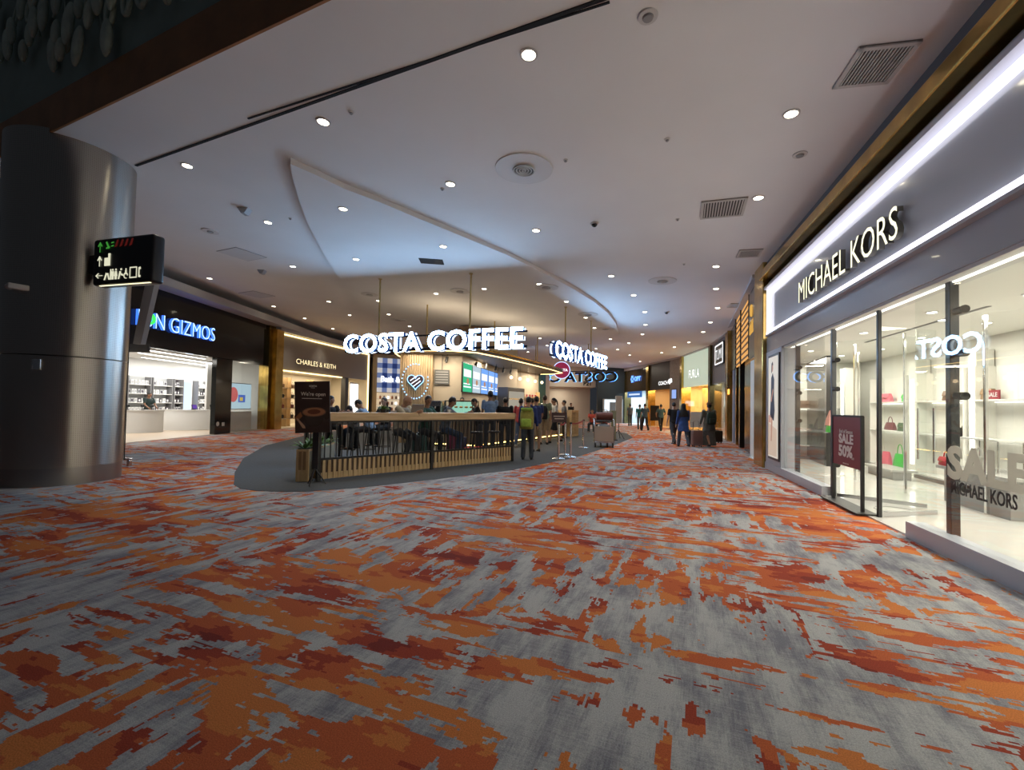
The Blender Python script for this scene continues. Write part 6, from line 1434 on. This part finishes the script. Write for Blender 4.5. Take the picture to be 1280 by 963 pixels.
    if top_k == 'hood': mb.sph(S_(nb + up * .0 - fw * .05), (.10 * s, .075 * s, .055 * s), 14, 8)
    remesh(mb, 'shirt' if top_k != 'tunic' else 'tunic', top_m, g, .013 * s)
    mb = MB()
    if bot_k == 'robe':
        fl_ = pel.z - .06
        mb.loft([ell(S_(Vector((0, 0, z))), X, Vector((0, 1, 0)), r * s * W, r * .8 * s * W) for z, r in ((.06, .26), (pel.z * .5, .215), (pel.z - .1, .19), (pel.z + .08, .165))])
        remesh(mb, 'long_skirt', bot_m, g, .014 * s)
    else:
        mb.loft(torso_rings(-.06, .12, .010))
        for i in (0, 1):
            a, b, c = J['hip', i], J['kn', i], J['an', i]
            mb.sph(S_(a), .094 * s * W); mb.cyl(S_(a), S_(b), .094 * s * W, .073 * s, 14)
            if bot_k == 'long': mb.sph(S_(b), .073 * s); mb.cyl(S_(b), S_(b.lerp(c, 1.07)), .073 * s, .062 * s, 14)
        remesh(mb, 'trousers' if bot_k == 'long' else 'shorts', bot_m, g, .013 * s)
    for i in (0, 1):
        an = J['an', i]; mb = MB()
        rs = []
        for y, rx, z1 in ((-.055, .030, .07), (-.03, .042, .085), (.02, .044, .09), (.08, .046, .065), (.14, .044, .045), (.175, .026, .03)):
            rs.append([S_(an + Vector((rx * cos(t), y, -.085 + max(0, z1 * (.5 + .5 * sin(t)))))) for t in [2 * pi * k / 12 for k in range(12)]])
        mb.loft(rs); mb.build('shoe', shoes or SHOE_B, g, 60)
    # ---- hair / headwear
    hk = hair[1]; hm = HAIR.get(hair[0]) or hair[0]
    def hv(x, y, z): return S_(hc + Mh @ Vector((x, y, z)))
    if hk != 'bald':
        mb = MB()
        if hk == 'hijab':
            mb.sph(hv(0, -.012, .018), (.094 * s, .108 * s, .118 * s), 18, 12, Mh); mb.loft([ell(S_(nb + up * h), X, fw, rx * s, ry * s) for h, rx, ry in ((-.24, .20, .15), (-.10, .20, .14), (.0, .15, .115), (.08, .10, .10), (.14, .09, .10))])
            nm = 'headscarf'
        elif hk == 'hat':
            mb.sph(hv(0, -.012, .015), (.083 * s, .102 * s, .110 * s), 18, 12, Mh); remesh(mb, 'hair', HAIR['black'], g, .012 * s); mb = MB()
            mb.cyl(hv(0, -.005, .055), hv(0, -.01, .15), .098 * s, .080 * s, 20); mb.cyl(hv(0, 0, .055), hv(0, 0, .066), .165 * s, .16 * s, 24); nm = 'hat'
        else:
            mb.sph(hv(0, -.016, .022), (.083 * s, .100 * s, .108 * s), 18, 12, Mh); nm = 'hair'
            if hk == 'long': mb.loft([ell(hv(0, y, z), X, Vector((0, 1, 0)), rx * s, ry * s) for z, y, rx, ry in ((-.30, -.075, .05, .022), (-.18, -.075, .085, .035), (-.05, -.06, .088, .05), (.05, -.03, .08, .07))])
            if hk == 'bun': mb.sph(hv(0, -.11, .07), .042 * s)
            if hk == 'tail': mb.tube([hv(0, -.10, .04), hv(0, -.135, -.04), hv(0, -.13, -.16), hv(0, -.12, -.26)], [.03 * s, .032 * s, .024 * s, .01 * s], 10)
            if hk == 'cap': mb.sph(hv(0, -.014, .035), (.088 * s, .105 * s, .10 * s), 16, 10, Mh); mb.box(-.06 * s, .06 * s, .06 * s, .16 * s, .055 * s, .066 * s, M=Matrix.Translation(S_(hc)) @ Mh.to_4x4()); nm = 'cap'
        remesh(mb, nm, hm, g, .011 * s, 2)
    g['_sh'] = 0; del g['_sh']
    return g, s, pel, up, fw, J, nb
def backpack(label, pr, mat, mat2=None, w_=.30, h=.46, d=.18, grp=None, top_=.47):
    g0, s, pel, up, fw, J, nb = pr; R = Matrix.Rotation(g0.rotation_euler.z, 4, 'Z')
    p = pel + up * (top_ - h) - fw * (.135 + d / 2); wp = Vector(g0.location) + (R @ (p * s).to_4d()).to_3d()
    g = thing('backpack', label, 'backpack', wp, g0.rotation_euler.z)
    tl = Matrix.Rotation(-atan2(up.y, up.z), 4, 'X')
    def rr(z, kx, ky): return [tl @ Vector((w_ / 2 * kx * (abs(cos(t)) ** .6 * (1 if cos(t) > 0 else -1)), d / 2 * ky * (abs(sin(t)) ** .6 * (1 if sin(t) > 0 else -1)), z)) for t in [2 * pi * k / 20 for k in range(20)]]
    mb = MB(); mb.loft([rr(z * h, kx, ky) for z, kx, ky in ((0, .75, .7), (.06, .95, .95), (.4, 1, 1), (.75, .97, .9), (.93, .8, .65), (1.0, .45, .35))]); mpk = mb.build('main_pack', mat, g, 60)
    mb = MB(); mb.box(-w_ * .36, w_ * .36, -d / 2 - .05, -d / 2 + .03, h * .10, h * .48, .025, 2, tl); mb.build('front_pocket', mat2 or mat, mpk, 60)
    if mat2: mb = MB(); mb.box(-w_ * .40, w_ * .40, -d / 2 - .03, d / 2 - .02, h * .86, h * 1.0, .03, 2, tl); mb.build('lid', mat2, g, 60)
    for sx in (-1, 1):
        mb = MB(); mb.tube([tl @ Vector((sx * .09, d / 2 - .01, h * .95)), tl @ Vector((sx * .10, d / 2 + .06, h + .02)), tl @ Vector((sx * .115, d / 2 + .20, h * .98)), tl @ Vector((sx * .115, d / 2 + .285, h * .72)), tl @ Vector((sx * .14, d / 2 + .20, h * .25)), tl @ Vector((sx * .12, d / 2, h * .12))], .014, 6); mb.build('shoulder_strap', matt_black, g, 60)
    return g
def C3(n, c): return cloth('cloth_' + n, c)
ZI = .006
def at(px, Y, z=ZI): x = (px - 640) / 560 * Y; return Vector((x, Y, z))
def fpt(px, py, z=ZI): p = fl(px, py); return Vector((p.x, p.y, z))
WALKL = ((.35, .15, .02), (-.22, .35, .02)); WALKR = ((-.22, .35, .02), (.35, .15, .02)); STAND = ((.04, .06, .03), (-.05, .06, .04)); SIT = ((1.45, 1.5, .12), (1.42, 1.35, .12)); BARSIT = ((1.25, 1.45, .12), (1.15, 1.2, .12))
black_c = C3('black', (.012, .012, .013)); dgrey = C3('dark_grey', (.045, .047, .052)); navy = C3('navy', (.02, .035, .12)); jean = C3('denim', (.05, .075, .13)); khaki = C3('khaki', (.32, .23, .14)); white_c = C3('white', (.58, .57, .55))
F, B_, Lf, Rt = pi, 0.0, pi / 2, -pi / 2        # toward the viewer, away, to the viewer's left, to the right
# --- seated behind the railing
rn = RL.rz
def bar(px, v=.62): p = RL.w(RL.u_px(px, 510, v)[0], v); return Vector((p.x, p.y, ZI))
person('bald man in a beige shirt bending over the wood bar', bar(500), rn + pi - .75 + 1.1, 1.76, .22, BARSIT, ((.75, .1, .9, .25), (.6, .1, 1.0, .25)), (.45, .2), 'tan', ('black', 'bald'), (C3('beige_shirt', (.40, .36, .28)), 'short'), (dgrey, 'long'), seat=.80)
person('seated man in a dark green shirt behind the open laptop', bar(531), rn + pi + .3, 1.70, .12, BARSIT, ((.6, .1, 1.1, .2), (.6, .1, 1.1, .2)), (.15, -.5), 'brown', ('black', 'short'), (C3('bottle_green', (.015, .06, .045)), 'short'), (dgrey, 'long'), seat=.80)
person('seated man in a grey hooded top with thick dark hair at the bar', bar(556), rn + pi + .9, 1.72, .22, BARSIT, ((.7, .1, 1.0, .2), (.7, .1, 1.0, .2)), (.3, .2), 'brown', ('black', 'short'), (C3('grey_blue_hood', (.11, .13, .16)), 'hood'), (jean, 'long'), seat=.80)
person('seated person in a pale blue striped shirt leaning on the round table', Vector((TP.x + .74, TP.y + .15, ZI)), radians(90), 1.70, .45, SIT, ((.5, .1, 1.0, .3), (.5, .1, 1.0, .3)), (.3, 0), 'tan', ('black', 'short'), (C3('pale_blue', (.25, .36, .52)), 'long'), (dgrey, 'long'), seat=.76)
person('hunched person in a white top with dark hair bowed over the round table', Vector((TP.x + .1, TP.y + .80, ZI)), radians(180), 1.66, .6, SIT, ((.6, .1, 1.0, .3), (.6, .1, 1.0, .3)), (.5, 0), 'tan', ('black', 'short'), (white_c, 'long'), (dgrey, 'long'), seat=.70)
person('seated person in black with dark hair next to the coffee poster', Vector((TP.x - .57, TP.y + .64, ZI)), radians(225), 1.70, .2, SIT, ((.5, .1, 1.0, .3), (.5, .1, 1.0, .3)), (.1, .3), 'tan', ('black', 'long'), (black_c, 'long'), (black_c, 'long'), seat=.78)
p = at(483, 12.6); stool('dark bar stool under the long haired woman behind the bald man', p.x, p.y, 0, .78, None)
person('long haired woman in black seated behind the potted plant', p, radians(150), 1.66, .1, SIT, ((.5, .1, 1.0, .3), (.5, .1, 1.0, .3)), (.1, .2), 'light', ('brown', 'long'), (black_c, 'long'), (black_c, 'long'), seat=.78)
# --- staff behind the counter
person('cafe worker in black behind the pastry case', at(578, 16.75), F, 1.72, .05, STAND, ((.4, .1, .9, .2), (.4, .1, .9, .2)), (.2, .2), 'tan', ('black', 'bun'), (black_c, 'short'), (black_c, 'long'))
person('cafe worker in a black cap at the beginning of the ordering counter', at(591, 17.2), F + .5, 1.68, .05, STAND, ((.4, .1, .9, .2), (.4, .1, .9, .2)), (.3, -.2), 'tan', (black_c, 'cap'), (black_c, 'short'), (black_c, 'long'))
# --- queue
person('man in a black T-shirt standing behind the railing, bent to the counter', at(600, 13.8), Lf + .3, 1.66, .22, STAND, ((.5, .12, .8, .1), (.4, .12, .8, .1)), (.25, .1), 'tan', ('black', 'short'), (black_c, 'short'), (dgrey, 'long'))
person('tall man in a pale blue shirt seen from behind at the counter', at(613, 14.6), B_ + .2, 1.90, .02, STAND, ((.1, .12, .4, .1), (.1, .12, .4, .1)), (0, .1), 'tan', ('black', 'short'), (C3('sky_blue', (.20, .30, .47)), 'short'), (dgrey, 'long'))
person('person in a black jacket with a rounded black hood of hair in the queue', at(632, 14.6), B_, 1.70, .03, STAND, ((.05, .12, .3, 0), (.05, .12, .3, 0)), (0, .2), 'tan', ('black', 'short'), (black_c, 'long'), (dgrey, 'long'), width=1.08)
person('person in a red shirt and jeans waiting in the coffee queue', fpt(650, 559), B_ - .2, 1.74, .03, WALKL, ((.1, .2, .3, 0), (.0, .14, .3, 0)), (0, .2), 'tan', ('black', 'short'), (C3('red_shirt', (.36, .045, .05)), 'short'), (jean, 'long'), SHOE_W)
pr = person('traveller in dark trousers carrying a big yellow-green hiking backpack', fpt(659, 575), B_ - .15, 1.70, .08, STAND, ((.05, .16, .3, 0), (.05, .16, .3, 0)), (.1, .3), 'tan', ('black', 'short'), (C3('royal_blue', (.02, .04, .16)), 'long'), (C3('slate_trousers', (.05, .06, .075)), 'long'))
backpack('big yellow-green hiking backpack on the traveller by the railing end', pr, C3('olive_yellow', (.28, .26, .05)), C3('lime', (.30, .44, .06)), .38, .58, .26)
person('man in a navy shirt ahead of the hiking backpack', at(671, 14.8), B_ + .3, 1.76, .03, STAND, ((.1, .12, .5, .1), (.1, .12, .5, .1)), (0, 0), 'tan', ('black', 'short'), (navy, 'short'), (khaki, 'shorts'))
pr = person('man in a sage green T-shirt and shorts wearing a black backpack', fpt(680, 556), B_ - .3, 1.86, .03, STAND, ((.05, .14, .4, 0), (.05, .14, .4, 0)), (0, .2), 'light', ('brown', 'short'), (C3('sage', (.22, .26, .16)), 'short'), (khaki, 'shorts'))
backpack('black backpack on the man in the sage green T-shirt', pr, C3('pack_black', (.013, .013, .015)), None, .34, .52, .20)
person('person with a ponytail in a white T-shirt and dark shorts at the queue head', fpt(693, 554), Lf + .3, 1.82, .04, WALKR, ((.2, .14, .9, .1), (.1, .14, .6, .1)), (.25, .1), 'tan', ('black', 'tail'), (white_c, 'short'), (black_c, 'shorts'))
person('person in a grey top at the far part of the queue', at(706, 21.2), Lf, 1.74, .03, STAND, ((.1, .12, .6, .1), (.1, .12, .6, .1)), (.1, .1), 'tan', ('black', 'short'), (C3('mid_grey', (.18, .18, .19)), 'short'), (dgrey, 'long'))
person('person in a dark top between the red shirt and the sage T-shirt in the queue', at(665, 18.6), B_, 1.74, .03, STAND, ((.1, .12, .6, .1), (.1, .12, .6, .1)), (.1, .1), 'tan', ('black', 'short'), (C3('maroon_top', (.10, .02, .03)), 'short'), (dgrey, 'long'))
# --- beyond the kiosk
p = at(741, 27.0); chair('dark chair under the person in red beyond the cafe', p.x, p.y, radians(160))
person('seated person in a red top beyond the cafe counter', p, radians(160), 1.72, .1, SIT, ((.5, .1, .8, .2), (.5, .1, .8, .2)), (.1, .2), 'tan', ('black', 'short'), (C3('bright_red', (.42, .06, .04)), 'short'), (dgrey, 'long'), seat=.46)
p = at(757, 25.5); chair('dark chair under the person in the maroon jacket beyond the trolley', p.x, p.y, radians(110))
person('seated person in a maroon jacket beyond the trolley', p, radians(110), 1.72, .35, SIT, ((.5, .1, .8, .2), (.5, .1, .8, .2)), (.2, .2), 'tan', ('black', 'long'), (C3('maroon_jacket', (.14, .03, .03)), 'long'), (dgrey, 'long'), seat=.46)
person('person in black standing at the passage below the gate sign', at(714, 34), F + .4, 1.72, .02, STAND, head=(0, 0), hair=('black', 'short'), top=(black_c, 'long'), bot=(black_c, 'long'), vox=.014)
# --- walkers in the aisle
person('person in grey standing at the bright far shop entrance', at(788, 37.2), B_ + .2, 1.76, .02, STAND, hair=('black', 'short'), top=(C3('steel_blue', (.09, .12, .15)), 'short'), bot=(C3('grey_navy', (.04, .05, .07)), 'long'), vox=.014)
person('person in teal half hidden behind the walker with the bent elbow', at(800, 30.5), B_ - .2, 1.72, .02, WALKL, hair=('black', 'short'), top=(C3('teal_top', (.02, .13, .13)), 'short'), bot=(dgrey, 'long'), vox=.013)
pr = person('walker in a dark slate top and black trousers, arm swung out', fpt(806, 539), B_ + .1, 1.76, .03, WALKR, ((.0, .45, .1, 0), (.05, .15, .2, 0)), (0, .1), hair=('black', 'short'), top=(C3('slate_top', (.05, .075, .09)), 'short'), bot=(black_c, 'long'), vox=.012)
person('walker in a teal-grey top with hands on hips near the warm shop', fpt(826, 539.5), B_, 1.74, .02, WALKL, ((.0, .45, .9, .5), (.0, .45, .9, .5)), hair=('black', 'short'), top=(C3('teal_grey', (.05, .10, .10)), 'short'), bot=(black_c, 'long'), vox=.012)
person('man in a black T-shirt and grey trousers walking beside the headscarf', fpt(842, 556), B_ + .1, 1.74, .02, WALKL, ((.1, .25, .5, .1), (.05, .15, .2, 0)), (0, -.2), 'light', ('black', 'short'), (black_c, 'short'), (dgrey, 'long'))
person('woman in a black headscarf, blue top and slate trousers walking away', fpt(854, 559), B_, 1.68, .02, WALKR, ((.1, .14, .7, .2), (.05, .14, .3, 0)), (0, 0), 'tan', (black_c, 'hijab'), (C3('cobalt', (.03, .07, .22)), 'tunic'), (C3('slate_blue', (.06, .075, .10)), 'long'))
pr = person('person in an olive-grey robe and a brown hat walking away', fpt(886, 559), B_, 1.72, .02, WALKL, ((.05, .22, .3, 0), (.05, .22, .3, 0)), (0, 0), 'tan', (C3('hat_brown', (.10, .045, .02)), 'hat'), (C3('olive_grey', (.11, .105, .08)), 'tunic'), (C3('robe_grey', (.15, .15, .13)), 'robe'), width=1.12)
backpack('dark green backpack on the person in the brown hat', pr, C3('dark_green_pack', (.018, .03, .018)), None, .36, .50, .18)
suitcase('rose-brown upright suitcase rolling beside the headscarf woman', fpt(871, 559), .05, P('case_rose', (.24, .14, .12), .35), .40, .26, .60, .35)
suitcase('slim black suitcase half behind the rose-brown suitcase', fpt(864, 557.5), .05, P('case_black', (.012, .014, .015), .4), .34, .24, .58, .3)
suitcase('black rounded suitcase pulled by the person in the brown hat', fpt(896, 554.5), .2, P('case_black2', (.012, .012, .012), .45), .42, .28, .50, .35)
p = fpt(871, 548); g = thing('easel_sign', 'pale printed easel board behind the rose-brown suitcase', 'easel', (p.x, p.y, ZI), 0)
for sx in (-.22, .22): mb = MB(); mb.cyl((sx, .1, 0), (sx * .6, 0, 1.3), .02, seg=6); mb.build('leg', oak, g, 40)
mb = MB(); mb.box(-.36, .36, -.04, -.01, .55, 1.35); mb.build('board', P('easel_pale', (.50, .47, .42), .5), g)
p = fpt(818, 535); g = thing('easel_sign', 'dark menu easel board at the warm far shop entrance', 'easel', (p.x, p.y, ZI), .2)
for sx in (-.3, .3): mb = MB(); mb.cyl((sx, .15, 0), (sx * .6, 0, 1.6), .025, seg=6); mb.build('leg', oak, g, 40)
mb = MB(); mb.box(-.36, .36, -.04, -.01, .55, 1.7); mb.build('board', black, g)
# --- shop assistant at the gadget counter
person('shop assistant in a dark polo shirt standing between the white gadget counters', Vector((-17.6, 21.7, .015)), radians(-110), 1.74, .06, STAND, ((.3, .12, .6, .2), (.3, .12, .6, .2)), (.25, .3), 'brown', ('black', 'short'), (C3('polo_dark', (.015, .03, .03)), 'short'), (black_c, 'long'))
